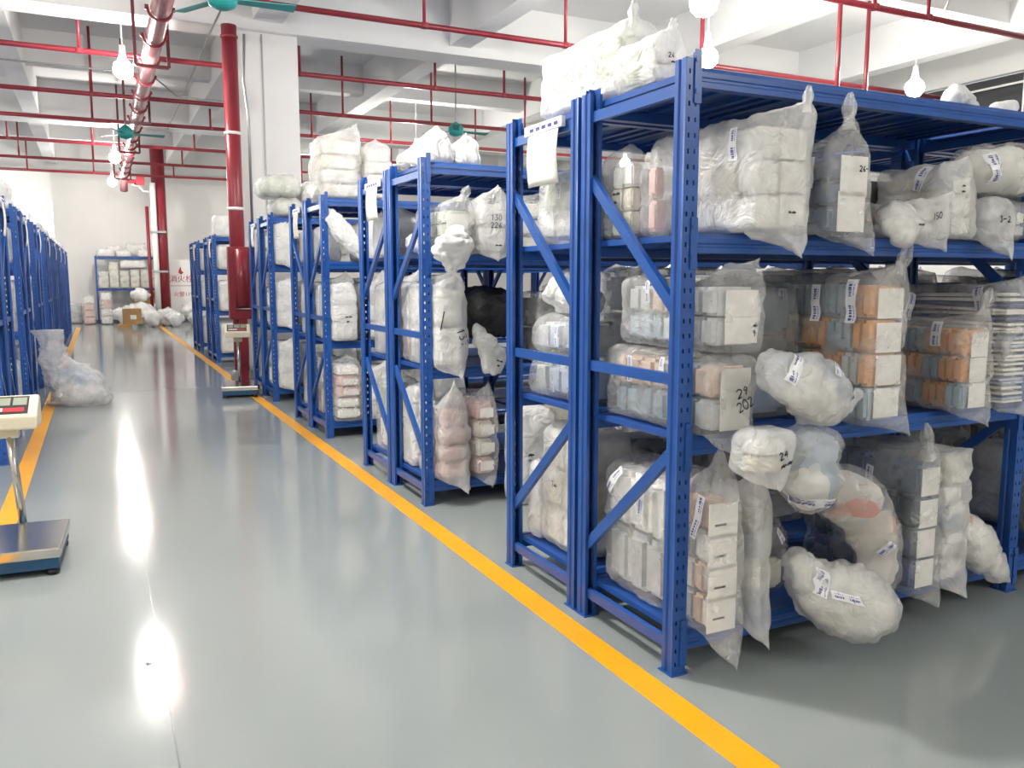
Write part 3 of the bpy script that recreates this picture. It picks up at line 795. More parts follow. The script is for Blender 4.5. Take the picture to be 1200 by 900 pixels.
def soft_bag(label, path, radii, filmm='film_milky', inner='cl_white', knots=(), tapes=(), writes=(), flat=None, seg=10, n=36, wr=.020, group='parcel bags', cat='bag', name='soft_parcel_bag', innerk=.88):
    _sd[0] += 1; sd = _sd[0] * 1.91
    b = Vector(path[0]).lerp(Vector(path[-1]), .5); zmin = min(p[2] - max(r) for p, r in zip(path, radii))
    if flat is not None: zmin = flat
    base = Vector((sum(p[0] for p in path) / len(path), sum(p[1] for p in path) / len(path), zmin))
    t = thing(name, label, cat, base, 0, group)
    P = [Vector(p) - base for p in path]
    fl_ = None if flat is None else 0.002
    vs, fs = sweep_shell(P, radii, sd, seg, n, wr, fl_)
    vs = [v - base for v in settle([v + base for v in vs], fs, .03, True)]
    meshobj('plastic_film', vs, fs, filmm, t)
    if inner:
        m = len(P)
        P2 = [p.lerp(P[m // 2], .12) for p in P]
        v2, f2 = sweep_shell(P2, [(a * innerk, b_ * innerk) for a, b_ in radii], sd, max(3, seg - 1), 16, wr * .8, None if fl_ is None else .012)
        own = PLACED.pop(); v2 = [v - base for v in settle([v + base for v in v2], f2, .03, True, False)]; PLACED.append(own)
        tr = own[2]
        for i, v in enumerate(v2):
            q, n_, _i, d = tr.find_nearest(v + base)
            if q is not None and ((v + base - q).dot(n_) > 0 or d < .004): v2[i] = q - n_ * .005 - base
        meshobj('contents', v2, f2, inner, t)
    D = Decals(vs, fs)
    for a in tapes: D.tape(t, *a)
    for a in writes: D.write(t, *a)
    for p, d, s in knots: knot(t, Vector(p) - base, d, s, filmm, sd)
    return t

# ---------- nearest rack, upper shelf (z 1.553)
Z2, Z3, Z4, ZT = 1.553, .857, .152, 2.092
stack_bag('long milky white bag with pointed tip, first beside the near post on the upper shelf', 1.975, 2.21, 2.185, .62, Z2, 1.93, 'film_milky', 3, 5, ('white', 'lightgrey', 'white', 'cream'),
          cards=(3, .11, .10, .05), ears=(((.35, 0, 1), (.075, -.02, .455), .16, 1.05), ((.3, 0, 0), (.06, -.03, -.10), .17, 1.2)), knots=(((.072, -.015, .42), (.05, 0, 1), .06),),
          tapes=(('side', (0, .12, .30), .035, .11, 0), ('side', (0, .40, .28), .03, .07, .2)), writes=(('front', (.02, 0, .06), '~~', .018),), taper=.03, wr=.012, r=.045)
stack_bag('dark blue and orange parcel bag with tall twisted neck on the upper shelf', 2.31, 2.51, 2.19, .55, Z2, 1.85, 'film_light', 3, 6, ('steelblue', 'greyblue', 'steelblue', 'brown'),
          cards=(2, .13, .14, .03), ears=(((-.2, 0, 1), (-.04, -.01, .44), .17, 1.3), ((.5, 0, 0), (.09, -.03, -.085), .15, 1.2)), knots=(((-.042, -.01, .39), (.02, 0, 1), .085),),
          tapes=(('side', (0, .10, .22), .05, .11, 0),), writes=(('front', (.04, 0, .22), '26-', .02),), taper=.04)
soft_bag('small white bag slumping over the beam right of the dark blue bag', [(2.585, 2.09, 1.515), (2.59, 2.11, 1.55), (2.62, 2.15, 1.60), (2.665, 2.20, 1.63), (2.70, 2.24, 1.635)], [(.02, .02), (.05, .045), (.065, .055), (.05, .045), (.01, .01)], 'film_milky', 'cl_white',
         writes=(('front', (0, 0, .09), '~~', .014),))
stack_bag('small white pack with orange patch and a handwritten number on the upper shelf', 2.75, 2.92, 2.21, .3, Z2, 1.68, 'film_milky', 2, 2, ('white', 'orange', 'white'),
          ears=(((1, 0, 1), (.10, -.03, .19), .17, 1.2), ((.8, 0, 0), (.075, -.03, -.075), .14, 1.2)), writes=(('front', (.03, 0, .07), '150', .024, .2, .004),), wr=.016)
stack_bag('layered white bag with rounded top in the middle of the upper shelf', 2.975, 3.155, 2.25, .32, Z2, 1.83, 'film_milky', 4, 3, ('white', 'greyblue', 'white', 'cream'), cards=(3, .1, .06, .02), ears=(((.3, 0, 1), (.05, .02, .34), .14, 1.3),), taper=.08, wr=.016,
          writes=(('front', (.0, 0, .2), '~|~', .016),), tapes=(('side', (0, .10, .24), .045, .1, -.3),))
stack_bag('white pack with pointed lower tip under the rolled bag on the upper shelf', 3.19, 3.34, 2.22, .3, Z2, 1.70, 'film_milky', 2, 2, ('white', 'lightgrey', 'palegreen'), ears=(((.6, 0, 0), (.05, -.03, -.095), .15, 1.2),), writes=(('front', (.0, 0, .07), '3-2', .024),), wr=.016)
stack_bag('small clear pack last before the right post on the upper shelf', 3.40, 3.54, 2.26, .3, Z2, 1.70, 'film_light', 2, 2, ('white', 'lightgrey'), ears=(((.8, 0, .3), (.1, -.02, .06), .12, 1.2),), wr=.016)
soft_bag('large rolled white bag lying on top of two packs by the right post', [(3.16, 2.40, 1.84), (3.24, 2.36, 1.85), (3.38, 2.32, 1.85), (3.51, 2.34, 1.84), (3.57, 2.4, 1.84)], [(.03, .03), (.10, .095), (.105, .105), (.10, .10), (.03, .03)], 'film_light', 'cl_orange', flat=1.742, tapes=(('front', (-.12, 0, .1), .04, .12, .2),))
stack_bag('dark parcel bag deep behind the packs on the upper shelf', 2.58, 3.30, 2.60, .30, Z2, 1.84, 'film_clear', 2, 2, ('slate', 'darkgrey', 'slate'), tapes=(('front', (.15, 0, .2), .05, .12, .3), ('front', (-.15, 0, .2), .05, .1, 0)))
stack_bag('cream pack with handwriting behind the upper diagonal brace of the nearest rack', 1.838, 1.92, 2.725, .185, Z2, 1.86, 'film_light', 3, 2, ('cream', 'white'), ears=(((0, .4, 1), (0, .08, .37), .14, 1.2),), writes=(('side', (0, .08, .16), '~~|~', .024),), wr=.012, r=.03)
stack_bag('narrow bag with brown contents beside the cream handwritten pack', 1.838, 1.92, 2.57, .09, Z2, 1.83, 'film_light', 2, 1, ('brown', 'pink'), ears=(((0, .5, 1), (0, .05, .34), .10, 1.2),), r=.03, res=.02)
stack_bag('pale green wrapped bag behind the hanging paper in the far half of the nearest row', 1.84, 2.25, 3.05, .45, Z2, 1.86, 'film_milky', 2, 3, ('palegreen', 'palegreen', 'white'), tapes=(('side', (0, .2, .24), .025, .1, 0),), r=.08)

# ---------- nearest rack, middle shelf
stack_bag('lower of two stacked grey and orange bags beside the near post, middle shelf', 1.835, 2.045, 2.235, .62, Z3, 1.125, 'film_light', 2, 7, ('greyblue', 'lightgrey', 'greyblue', 'peach'), cards=(2, .13, .11, .035),
          ears=(((.0, 0, 0), (.0, -.03, -.085), .17, 1.2),), writes=(('front', (.04, 0, .14), '29|202', .034, .35, .0045),), tapes=(('side', (0, .25, .22), .03, .08, 0), ('side', (0, .45, .2), .03, .1, 0)), taper=.0, pinch=.012)
stack_bag('upper of two stacked grey and orange bags beside the near post, middle shelf', 1.84, 2.06, 2.225, .55, 1.152, 1.395, 'film_light', 2, 7, ('greyblue', 'lightgrey', 'peach', 'lightgrey'), cards=(2, .14, .09, .03),
          ears=(((.5, 0, 1), (.085, .0, .325), .17, 1.2), ((-.3, 0, 1), (-.03, .03, .31), .15, 1.2)), writes=(('front', (.05, 0, .08), '~|9', .02),), tapes=(('side', (0, .17, .21), .035, .1, 0), ('side', (0, .36, .2), .03, .08, 0)), taper=.05)
stack_bag('long clear bag of orange and grey packs in four rows on the middle shelf', 2.50, 2.70, 2.16, .66, Z3, 1.40, 'film_light', 4, 15, ('orange', 'greyblue', 'orange', 'amber', 'lightgrey', 'mist'), cards=(4, .13, .11, .05),
          ears=(((.1, 0, 1), (.02, -.01, .62), .16, 1.1), ((.9, 0, 0), (.10, -.03, -.05), .16, 1.1)), knots=(((.03, -.01, .58), (.5, 0, 1), .09),), tapes=(('side', (0, .08, .46), .045, .16, 0), ('side', (0, .25, .45), .045, .14, 0), ('side', (0, .42, .44), .045, .13, 0)), runs=3, pinch=.014, taper=.03)
stack_bag('shorter clear bag of orange packs in three rows with a tied top', 3.07, 3.245, 2.19, .37, Z3, 1.22, 'film_light', 3, 9, ('orange', 'amber', 'greyblue', 'amber', 'orange'), cards=(3, .10, .10, .045),
          ears=(((.0, 0, 1), (.0, -.01, .44), .16, 1.1), ((.3, 0, 0), (.04, -.03, -.06), .14, 1.1)), knots=(((.005, -.01, .42), (.3, 0, 1), .08),), tapes=(('side', (0, .12, .32), .045, .1, 0),), runs=3, pinch=.014, taper=.03)
stack_bag('bag of thin blue and white striped boxes by the right post, middle shelf', 3.34, 3.55, 2.21, .5, Z3, 1.36, 'film_light', 24, 1, ('white', 'blueprint', 'white', 'paleblue'), ears=(((.0, 0, 1), (.03, .02, .57), .17, 1.2), ((.3, 0, 0), (.06, -.03, -.05), .15, 1.1)), tapes=(('side', (0, .12, .46), .045, .12, .3),), pinch=0)
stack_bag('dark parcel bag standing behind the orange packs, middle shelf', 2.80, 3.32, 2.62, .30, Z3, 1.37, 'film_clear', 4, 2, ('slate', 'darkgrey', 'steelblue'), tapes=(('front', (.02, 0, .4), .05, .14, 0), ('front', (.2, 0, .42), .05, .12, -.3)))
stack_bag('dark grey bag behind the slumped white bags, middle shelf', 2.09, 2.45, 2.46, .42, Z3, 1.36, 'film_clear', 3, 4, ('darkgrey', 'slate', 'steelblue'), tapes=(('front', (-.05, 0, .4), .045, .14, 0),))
soft_bag('soft white bag with blue printed tape slumping off the middle shelf', [(1.93, 2.09, 1.15), (1.98, 2.08, 1.12), (2.09, 2.07, 1.05), (2.22, 2.07, 1.00), (2.32, 2.08, .995), (2.39, 2.08, 1.0)], [(.02, .02), (.07, .07), (.10, .08), (.085, .07), (.05, .03), (.02, .005)], 'film_milky', 'cl_whiteblue',
         tapes=(('front', (-.15, 0, .20), .04, .11, -.6), ('front', (.05, 0, .19), .022, .05, -.5)), writes=(('front', (.12, 0, .11), '16|~', .026, .25, .004),))
stack_bag('small white pack with black handwriting drooping below the middle shelf', 1.85, 2.00, 2.01, .13, .755, .90, 'film_milky', 2, 1, ('white', 'cream'), ears=(((.2, 0, 0), (.02, -.01, -.045), .12, 1.2),), writes=(('front', (.03, 0, .07), '24|~~', .026, .3, .0045),), lean=(.02, 0), res=.02)
soft_bag('big pear-shaped hanging bag with printed tape round its bottom, middle shelf edge', [(2.21, 2.17, .89), (2.20, 2.14, .84), (2.19, 2.12, .765), (2.185, 2.11, .69), (2.18, 2.12, .635), (2.18, 2.13, .615)], [(.05, .05), (.11, .085), (.12, .09), (.115, .09), (.08, .07), (.02, .02)], 'film_light', 'cl_whiteblue',
         tapes=(('front', (-.02, 0, .085), .035, .24, 1.45),), n=26, innerk=.9)
stack_bag('lower wrapped pale blue bag in the far half of the nearest row, middle shelf', 1.835, 2.2, 3.05, .50, Z3, 1.035, 'film_light', 1, 4, ('paleblue', 'lightgrey'), tapes=(('side', (0, .25, .08), .02, .09, 0),), r=.06)
stack_bag('upper wrapped pale blue bag in the far half of the nearest row, middle shelf', 1.835, 2.2, 3.05, .48, 1.058, 1.225, 'film_light', 1, 4, ('paleblue', 'paleblue', 'lightgrey'), tapes=(('side', (0, .22, .09), .03, .1, 0),), r=.07)
soft_bag('soft white bag on top of the pale blue bags in the far half', [(1.88, 3.50, 1.32), (1.94, 3.42, 1.34), (1.95, 3.28, 1.33), (1.94, 3.15, 1.32), (1.92, 3.07, 1.31)], [(.02, .02), (.09, .09), (.10, .08), (.08, .06), (.02, .02)], 'film_white', 'cl_white', flat=1.245)

# ---------- nearest rack, bottom shelf
stack_bag('tall clear bag with four stacked white cards beside the near post, reaching the floor', 1.838, 1.975, 2.195, .20, .158, .66, 'film_light', 4, 3, ('lightgrey', 'peach', 'white'), cards=(4, .125, .125, .012), cardm='paper',
          ears=(((-.2, .2, 1), (-.03, .03, .70), .17, 1.3), ((.2, 0, 0), (.03, -.03, -.13), .13, 1.0)), tapes=(('side', (0, .07, .42), .035, .16, -.2),), wr=.014, cardlines=True, taper=.10)
stack_bag('big clear bag behind the lower diagonal brace of the nearest rack', 1.838, 2.10, 2.475, .41, Z4, .66, 'film_light', 2, 3, ('lightgrey', 'lightgrey', 'white'), tapes=(('side', (0, .12, .42), .04, .15, -.1), ('side', (0, .33, .44), .04, .12, -.6)), r=.07, wr=.018)
stack_bag('narrow white layered bag just right of the four cards bag', 2.035, 2.11, 2.20, .20, .158, .64, 'film_milky', 4, 2, ('white', 'palegreen', 'greyblue'), ears=(((-.5, 0, 1), (-.03, .02, .63), .14, 1.2), ((.2, 0, 0), (.02, -.02, -.09), .11, 1.0)), res=.022, wr=.012)
stack_bag('dim grey bag lying inside the bottom shelf behind the round sack', 2.15, 2.42, 2.41, .40, Z4, .46, 'film_light', 2, 3, ('darkgrey', 'lightgrey', 'cream'), r=.09, wr=.018, tapes=(('front', (.06, 0, .25), .03, .06, .5),))
soft_bag('round bulging white sack spilling off the bottom shelf onto the floor', [(2.27, 2.29, .37), (2.29, 2.25, .345), (2.34, 2.19, .275), (2.42, 2.10, .235), (2.49, 2.05, .215), (2.54, 2.05, .20)], [(.03, .04), (.07, .06), (.135, .11), (.15, .105), (.11, .08), (.02, .02)], 'film_milky', 'cl_green', n=36, seg=10, wr=.022, flat=.07,
         tapes=(('front', (-.12, 0, .25), .03, .09, -.5), ('front', (-.07, 0, .21), .026, .08, 1.35)))
soft_bag('long limp bag of mixed clothing arching down off the bottom shelf', [(2.36, 2.36, .62), (2.43, 2.31, .63), (2.53, 2.245, .57), (2.62, 2.215, .45), (2.67, 2.21, .30), (2.675, 2.21, .18), (2.65, 2.21, .10)], [(.02, .03), (.09, .06), (.105, .065), (.10, .055), (.09, .05), (.06, .045), (.02, .02)], 'film_light', 'cl_pinkgrey', n=26, seg=7, wr=.018,
         tapes=(('front', (.08, 0, .3), .04, .06, -.6),))
stack_bag('dark blue boxed bag with white labels and knotted top on the bottom shelf', 2.81, 2.965, 2.165, .55, Z4, .70, 'film_light', 4, 6, ('blueprint', 'steelblue', 'slate'), cards=(4, .10, .11, .03), ears=(((-.2, 0, 1), (-.03, .0, .64), .17, 1.2), ((.3, 0, 0), (.05, -.03, -.06), .14, 1.1)),
          knots=(((-.03, 0, .60), (-.2, 0, 1), .09),), tapes=(('side', (0, .22, .42), .04, .15, -.15),), pinch=.014, runs=3)
stack_bag('slim white layered bag right of the dark blue boxed bag', 2.985, 3.145, 2.175, .45, Z4, .70, 'film_milky', 5, 3, ('white', 'greyblue', 'cream'), cards=(4, .09, .05, .03), ears=(((.4, 0, 0), (.05, -.03, -.055), .14, 1.1), ((.6, 0, 1), (.06, .0, .575), .10, 1.2)), pinch=.013)
soft_bag('small white bag with a drooping corner at the foot of the right post', [(3.19, 2.40, .43), (3.22, 2.30, .37), (3.28, 2.23, .28), (3.36, 2.20, .20), (3.45, 2.18, .11)], [(.01, .02), (.055, .06), (.085, .07), (.075, .045), (.004, .004)], 'film_milky', 'cl_orange')
soft_bag('dim bag with green stripes behind the right post on the bottom shelf', [(3.30, 2.62, .27), (3.38, 2.62, .30), (3.50, 2.62, .30), (3.62, 2.62, .27)], [(.03, .03), (.13, .13), (.13, .14), (.03, .03)], 'film_light', 'cl_green', flat=Z4 + .002)
soft_bag('yellowish bag just beyond the right post at the picture edge', [(3.74, 2.30, .30), (3.80, 2.28, .32), (3.92, 2.28, .32), (4.02, 2.30, .30)], [(.03, .03), (.13, .14), (.13, .15), (.03, .03)], 'film_light', 'cl_green', flat=Z4 + .002)
stack_bag('white bag beyond the right post on the middle shelf', 3.70, 3.95, 2.25, .5, Z3, 1.36, 'film_milky', 4, 3, ('white', 'blueprint', 'white'))
stack_bag('white bag beyond the right post on the upper shelf', 3.72, 4.05, 2.27, .5, Z2, 1.85, 'film_milky', 3, 3, ('white', 'cream', 'white'))
stack_bag('tall pale bag on the bottom shelf in the far half of the nearest row', 1.84, 2.12, 3.08, .36, Z4, .72, 'film_milky', 3, 2, ('white', 'cream'), writes=(('side', (0, .2, .3), '7~', .03),), r=.07)
stack_bag('white bag slumped in front of the tall pale bag, far half bottom shelf', 1.84, 1.98, 3.46, .12, Z4, .52, 'film_white', 1, 1, ('white',), r=.05)

# top of the nearest row
stack_bag('tall white bag of stacked packs with knotted tip on top of the nearest row', 1.85, 2.05, 2.84, .62, ZT + .016, 2.37, 'film_milky', 3, 4, ('white', 'cream', 'palegreen'), cards=(2, .14, .07, .02), ears=(((-.1, 0, 1), (-.02, .02, .32), .12, 1.1),), knots=(((-.02, .02, .285), (0, 0, 1), .07),),
          tapes=(('side', (0, .14, .14), .025, .06, 0), ('side', (0, .40, .15), .025, .05, 0)), writes=(('front', (.04, 0, .07), '~~|~', .022),))
stack_bag('smaller white bag with black writing on top of the nearest row beside the post', 1.815, 1.955, 2.56, .25, ZT, 2.25, 'film_milky', 2, 2, ('palegreen', 'white'), ears=(((.2, 0, 1), (.02, .02, .23), .10, 1.1),), knots=(((.02, .02, .185), (.2, 0, 1), .055),), writes=(('front', (.0, 0, .09), '26|~', .018, 0, .003),), res=.02)
soft_bag('white peaked bag on top of the nearest rack toward the right', [(3.17, 2.42, 2.11), (3.20, 2.42, 2.135), (3.25, 2.42, 2.155), (3.32, 2.42, 2.125), (3.37, 2.42, 2.10)], [(.01, .02), (.035, .05), (.05, .05), (.03, .04), (.01, .01)], 'film_solid', 'cl_white', flat=ZT + .002)
soft_bag('tiny white bag corner on top of the nearest rack at the right', [(3.44, 2.42, 2.11), (3.50, 2.42, 2.12), (3.58, 2.42, 2.14), (3.62, 2.42, 2.15)], [(.01, .01), (.03, .03), (.03, .03), (.01, .01)], 'film_solid', None, flat=ZT + .002)
# far half of the nearest row, deeper bags facing the next cross aisle
for lv, z, h, nm in ((0, Z4, .5, 'bottom'), (1, Z3, .60, 'middle'), (2, Z2, .36, 'upper')):
    for k in range(4):
        x = 2.28 + k * .34
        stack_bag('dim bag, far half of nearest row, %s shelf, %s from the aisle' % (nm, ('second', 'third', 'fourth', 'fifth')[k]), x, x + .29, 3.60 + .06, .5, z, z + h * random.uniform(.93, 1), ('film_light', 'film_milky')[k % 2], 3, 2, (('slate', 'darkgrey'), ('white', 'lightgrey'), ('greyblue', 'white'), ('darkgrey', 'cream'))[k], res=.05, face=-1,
                  ears=(((.2, 0, 1), (.03, .0, h * 1.05), .14, 1.2), ((.2, 0, 0), (.03, -.03, -.09), .14, 1.1)))

# ------------------------------------------------------------------ second right-hand row
S2 = RY[1]
K = dict(res=.028)
stack_bag('knotted translucent bag of grey packs on the upper shelf of the second row', 1.85, 2.07, S2 - .08, .42, Z2, 1.83, 'film_light', 3, 3, ('lightgrey', 'palegreen', 'cream'), ears=(((.1, 0, 1), (.03, 0, .37), .17, 1.2), ((.2, 0, 0), (.04, -.03, -.05), .14, 1.1)), knots=(((.03, 0, .32), (.5, 0, 1), .08),), cards=(2, .14, .08, 0), **K)
stack_bag('white bag with two handwritten numbers on the upper shelf of the second row', 2.10, 2.32, S2 - .07, .5, Z2, 1.88, 'film_milky', 2, 2, ('white', 'cream'), ears=(((.1, 0, 1), (.02, .02, .43), .17, 1.2), ((.0, 0, 0), (.0, -.03, -.06), .14, 1.1)), writes=(('front', (.0, 0, .20), '130|226', .034, 0, .004), ('front', (.0, 0, .04), '~~', .02)), **K)
stack_bag('big white bag with a scrunched tied top hanging over the middle shelf, second row', 1.81, 2.00, S2 - .10, .55, Z3, 1.36, 'film_milky', 2, 3, ('white', 'white', 'white'), ears=(((.0, 0, 1), (-.02, -.10, .575), .14, 1.1), ((.4, 0, 0), (.05, -.03, -.075), .15, 1.1)), writes=(('front', (.04, 0, .18), '137', .05, -1.2, .006), ('front', (-.04, 0, .25), '/', .1, .3, .007)), **K)
soft_bag('scrunched white bag top tied above the big white bag, second row', [(1.85, S2 - .21, 1.44), (1.86, S2 - .22, 1.50), (1.865, S2 - .22, 1.58), (1.86, S2 - .21, 1.66), (1.84, S2 - .20, 1.69)], [(.03, .03), (.085, .06), (.10, .07), (.06, .05), (.01, .01)], 'film_solid', None, wr=.03)
soft_bag('black bag with torn white edge behind the big white bag, second row', [(2.03, S2 + .22, 1.10), (2.10, S2 + .17, 1.15), (2.22, S2 + .15, 1.18), (2.36, S2 + .16, 1.15), (2.44, S2 + .2, 1.1)], [(.03, .03), (.14, .14), (.17, .16), (.13, .13), (.02, .02)], 'film_black', None, flat=Z3 + .002, wr=.02)
stack_bag('dark printed carton bag right of the black bag, second row middle shelf', 2.54, 2.74, S2 - .02, .4, Z3, 1.30, 'film_light', 2, 2, ('darkgrey', 'slate'), **K)
soft_bag('triangular white pack with handwriting lying on the middle shelf, second row', [(2.09, S2 - .02, 1.12), (2.11, S2 - .06, 1.04), (2.15, S2 - .09, .96), (2.20, S2 - .10, .90), (2.25, S2 - .1, .87)], [(.01, .02), (.05, .05), (.08, .05), (.10, .04), (.06, .01)], 'film_white', 'cl_white', writes=(('front', (.04, 0, .09), '~~|~', .022, -.3),))
stack_bag('pale bag behind the middle rail at the aisle end of the second row', 1.835, 1.99, S2 + .47, .15, Z3, 1.37, 'film_milky', 2, 1, ('white', 'pink'), **K)
stack_bag('standing white bag with tied neck on the bottom shelf of the second row', 1.838, 2.02, S2 - .10, .42, .156, .62, 'film_milky', 4, 2, ('white', 'white', 'pink'), pinch=.016, ears=(((.0, 0, 1), (-.02, 0, .67), .15, 1.1), ((.5, 0, 0), (.06, -.03, -.085), .15, 1.1)), **K)
stack_bag('clear bag of pinkish boxes beside the tied white bag, second row bottom', 2.065, 2.21, S2 - .09, .5, .156, .66, 'film_light', 4, 2, ('pink', 'cream', 'peach'), cards=(4, .09, .06, .02), ears=(((.2, 0, 1), (.02, .05, .62), .16, 1.2), ((.2, 0, 0), (.03, -.02, -.07), .12, 1.1)), pinch=.012, **K)
stack_bag('tall white bag with small black writing standing on the floor before the second row', 2.28, 2.52, S2 - .26, .2, 0, .57, 'film_white', 1, 1, ('white',), ears=(((0, .5, 1), (.02, .1, .66), .15, 1.2),), writes=(('front', (-.05, 0, .30), '~|7|12', .04, 0, .006),), **K)
stack_bag('white bag behind the lower brace at the aisle end of the second row', 1.83, 2.0, S2 + .42, .2, Z4, .66, 'film_white', 2, 1, ('white',), ears=(((0, .3, 1), (0, .0, .6), .15, 1.2),), **K)
stack_bag('greenish bag with lime print in the far half of the second row, bottom shelf', 1.83, 2.05, S2 + .78, .45, Z4, .66, 'film_light', 2, 2, ('palegreen', 'lightgrey', 'white'), ears=(((0, .3, 1), (-.02, .1, .60), .16, 1.2),), **K)
stack_bag('white bag in the far half of the second row, middle shelf', 1.83, 2.05, S2 + .75, .48, Z3, 1.36, 'film_milky', 2, 2, ('white', 'white', 'cream'), **K)
stack_bag('crumpled white bag in the far half of the second row, upper shelf', 1.83, 2.05, S2 + .76, .45, Z2, 1.82, 'film_white', 1, 1, ('white',), ears=(((-.3, .3, 1), (-.04, .12, .36), .16, 1.2),), wr=.03, **K)
soft_bag('grey bag deep behind the knotted bag on the upper shelf, second row', [(1.85, S2 + .54, 1.60), (1.90, S2 + .53, 1.63), (1.97, S2 + .53, 1.63), (2.06, S2 + .54, 1.60)], [(.02, .02), (.07, .07), (.07, .08), (.02, .02)], 'film_milky', 'cl_whiteblue', flat=Z2 + .002)
soft_bag('tiny white pack dangling at the aisle post of the second row', [(1.79, S2 + .12, 1.66), (1.80, S2 + .11, 1.62), (1.80, S2 + .10, 1.58), (1.79, S2 + .1, 1.555)], [(.01, .01), (.03, .03), (.03, .03), (.01, .01)], 'film_white', None, seg=5, n=16)
for k, (x, w_, yy, z1, lab) in enumerate(((1.80, .14, .35, 2.19, 'low white bag with a pointed ear on top of the second row, first of three'), (1.83, .17, .10, 2.25, 'white bag with a sharp peak on top of the second row, middle of three'), (2.03, .15, .10, 2.22, 'white bag with a rounded peak on top of the second row, last of three'))):
    stack_bag(lab, x, x + w_, S2 + yy, .22, ZT, z1, 'film_white', 2, 2, ('cream', 'palegreen', 'white'), ears=(((0, .2, 1), (0, .05, z1 - ZT + .09), .13, 1.2),), cards=(2, .1, .04, 0), **K)

# ------------------------------------------------------------------ third and fourth rows
S3 = RY[2]
soft_bag('long limp white bag drooping across the upper shelf end of the third row', [(1.80, S3 + .10, 1.98), (1.86, S3 + .02, 1.90), (1.95, S3 - .04, 1.78), (2.04, S3 - .08, 1.66), (2.12, S3 - .1, 1.56)], [(.03, .03), (.08, .07), (.09, .08), (.08, .07), (.04, .03)], 'film_white', None)
stack_bag('white bag with faint print on the middle shelf of the third row', 1.82, 2.03, S3 - .06, .5, Z3, 1.34, 'film_white', 3, 2, ('white', 'lightgrey'), ears=(((.2, 0, 1), (.04, .05, .53), .15, 1.2),), writes=(('front', (.02, 0, .2), '~~|~', .03),), cards=(3, .12, .07, .0), res=.035)
stack_bag('clear bag of pale pink packs on the bottom shelf of the third row', 1.83, 2.06, S3 - .07, .5, Z4, .67, 'film_light', 5, 2, ('pink', 'white', 'white'), cards=(5, .14, .05, .02), ears=(((.0, 0, 1), (.0, .1, .60), .18, 1.2),), res=.035)
stack_bag('white bag at the aisle end of the third row, upper shelf', 1.83, 2.0, S3 + .35, .28, Z2, 1.86, 'film_white', 2, 1, ('white',), res=.035)
stack_bag('white bag at the aisle end of the third row, middle shelf behind the rail', 1.83, 2.0, S3 + .48, .15, Z3, 1.33, 'film_white', 2, 1, ('white',), res=.035)
stack_bag('white bag at the aisle end of the third row, bottom shelf', 1.83, 2.0, S3 + .45, .18, Z4, .62, 'film_milky', 2, 1, ('white', 'pink'), res=.035)
for nm, z, h in (('upper', Z2, .30), ('middle', Z3, .5), ('bottom', Z4, .5)):
    stack_bag('white bag in the far half of the third row, %s shelf' % nm, 1.83, 2.05, S3 + .75, .48, z, z + h, 'film_white', 3, 1, ('white', 'cream'), res=.04)
stack_bag('tall bag of stacked white packs with a long tail on top of the third row', 1.80, 2.14, S3 + .12, .45, ZT, 2.62, 'film_milky', 4, 2, ('white', 'cream', 'palegreen'), cards=(4, .2, .09, .04), ears=(((.3, 0, 1), (.16, .0, .68), .22, 1.2),), pinch=.015, res=.035, wr=.016)
stack_bag('second bag of stacked white packs on top of the third row', 2.18, 2.40, S3 + .05, .4, ZT, 2.56, 'film_milky', 4, 2, ('white', 'cream'), cards=(4, .16, .09, .0), ears=(((.0, .3, 1), (.0, .1, .55), .16, 1.2),), pinch=.015, res=.035)
soft_bag('small peach-coloured bag beside the tall stack on top of the third row', [(1.80, S3 + .90, 2.16), (1.86, S3 + .85, 2.18), (1.95, S3 + .85, 2.18), (2.05, S3 + .88, 2.15)], [(.02, .02), (.1, .09), (.1, .09), (.02, .02)], 'film_light', 'cl_orange', flat=ZT + .002)
S4 = RY[3]
stack_bag('lower pillow-like white bag on top of the fourth row', 1.85, 2.14, S4 - .02, .6, ZT + .006, 2.29, 'film_milky', 1, 2, ('white', 'palegreen'), r=.09, res=.04, wr=.02)
stack_bag('upper pillow-like white bag on top of the fourth row', 1.74, 2.14, S4 + .0, .62, 2.325, 2.55, 'film_milky', 1, 2, ('white', 'palegreen'), r=.1, res=.04, wr=.02)
stack_bag('white bag behind the two pillow-like bags on top of the fourth row', 2.20, 2.55, S4 + .05, .5, ZT, 2.50, 'film_white', 2, 1, ('white',), r=.08, res=.04, wr=.02)
for nm, z, h in (('upper', Z2, .46), ('middle', Z3, .50), ('bottom', Z4, .52)):
    stack_bag('speckled white bag at the near post of the fourth row, %s shelf' % nm, 1.83, 2.04, S4 - .06, .5, z, z + h, 'film_white', 3, 1, ('white', 'lightgrey'), ears=(((.2, 0, 1), (.03, .08, h + .07), .14, 1.2), ((.4, 0, 0), (.08, -.03, -.06), .12, 1.2)), res=.04)
    stack_bag('white bag at the aisle end of the fourth row, %s shelf' % nm, 1.80, 1.99, S4 + .46, .17, z, z + h * .85, 'film_white', 2, 1, ('white',), res=.04)
    stack_bag('white bag in the far half of the fourth row, %s shelf' % nm, 1.80, 2.04, S4 + .76, .46, z, z + h * .9, 'film_white', 2, 1, ('white',), res=.05)
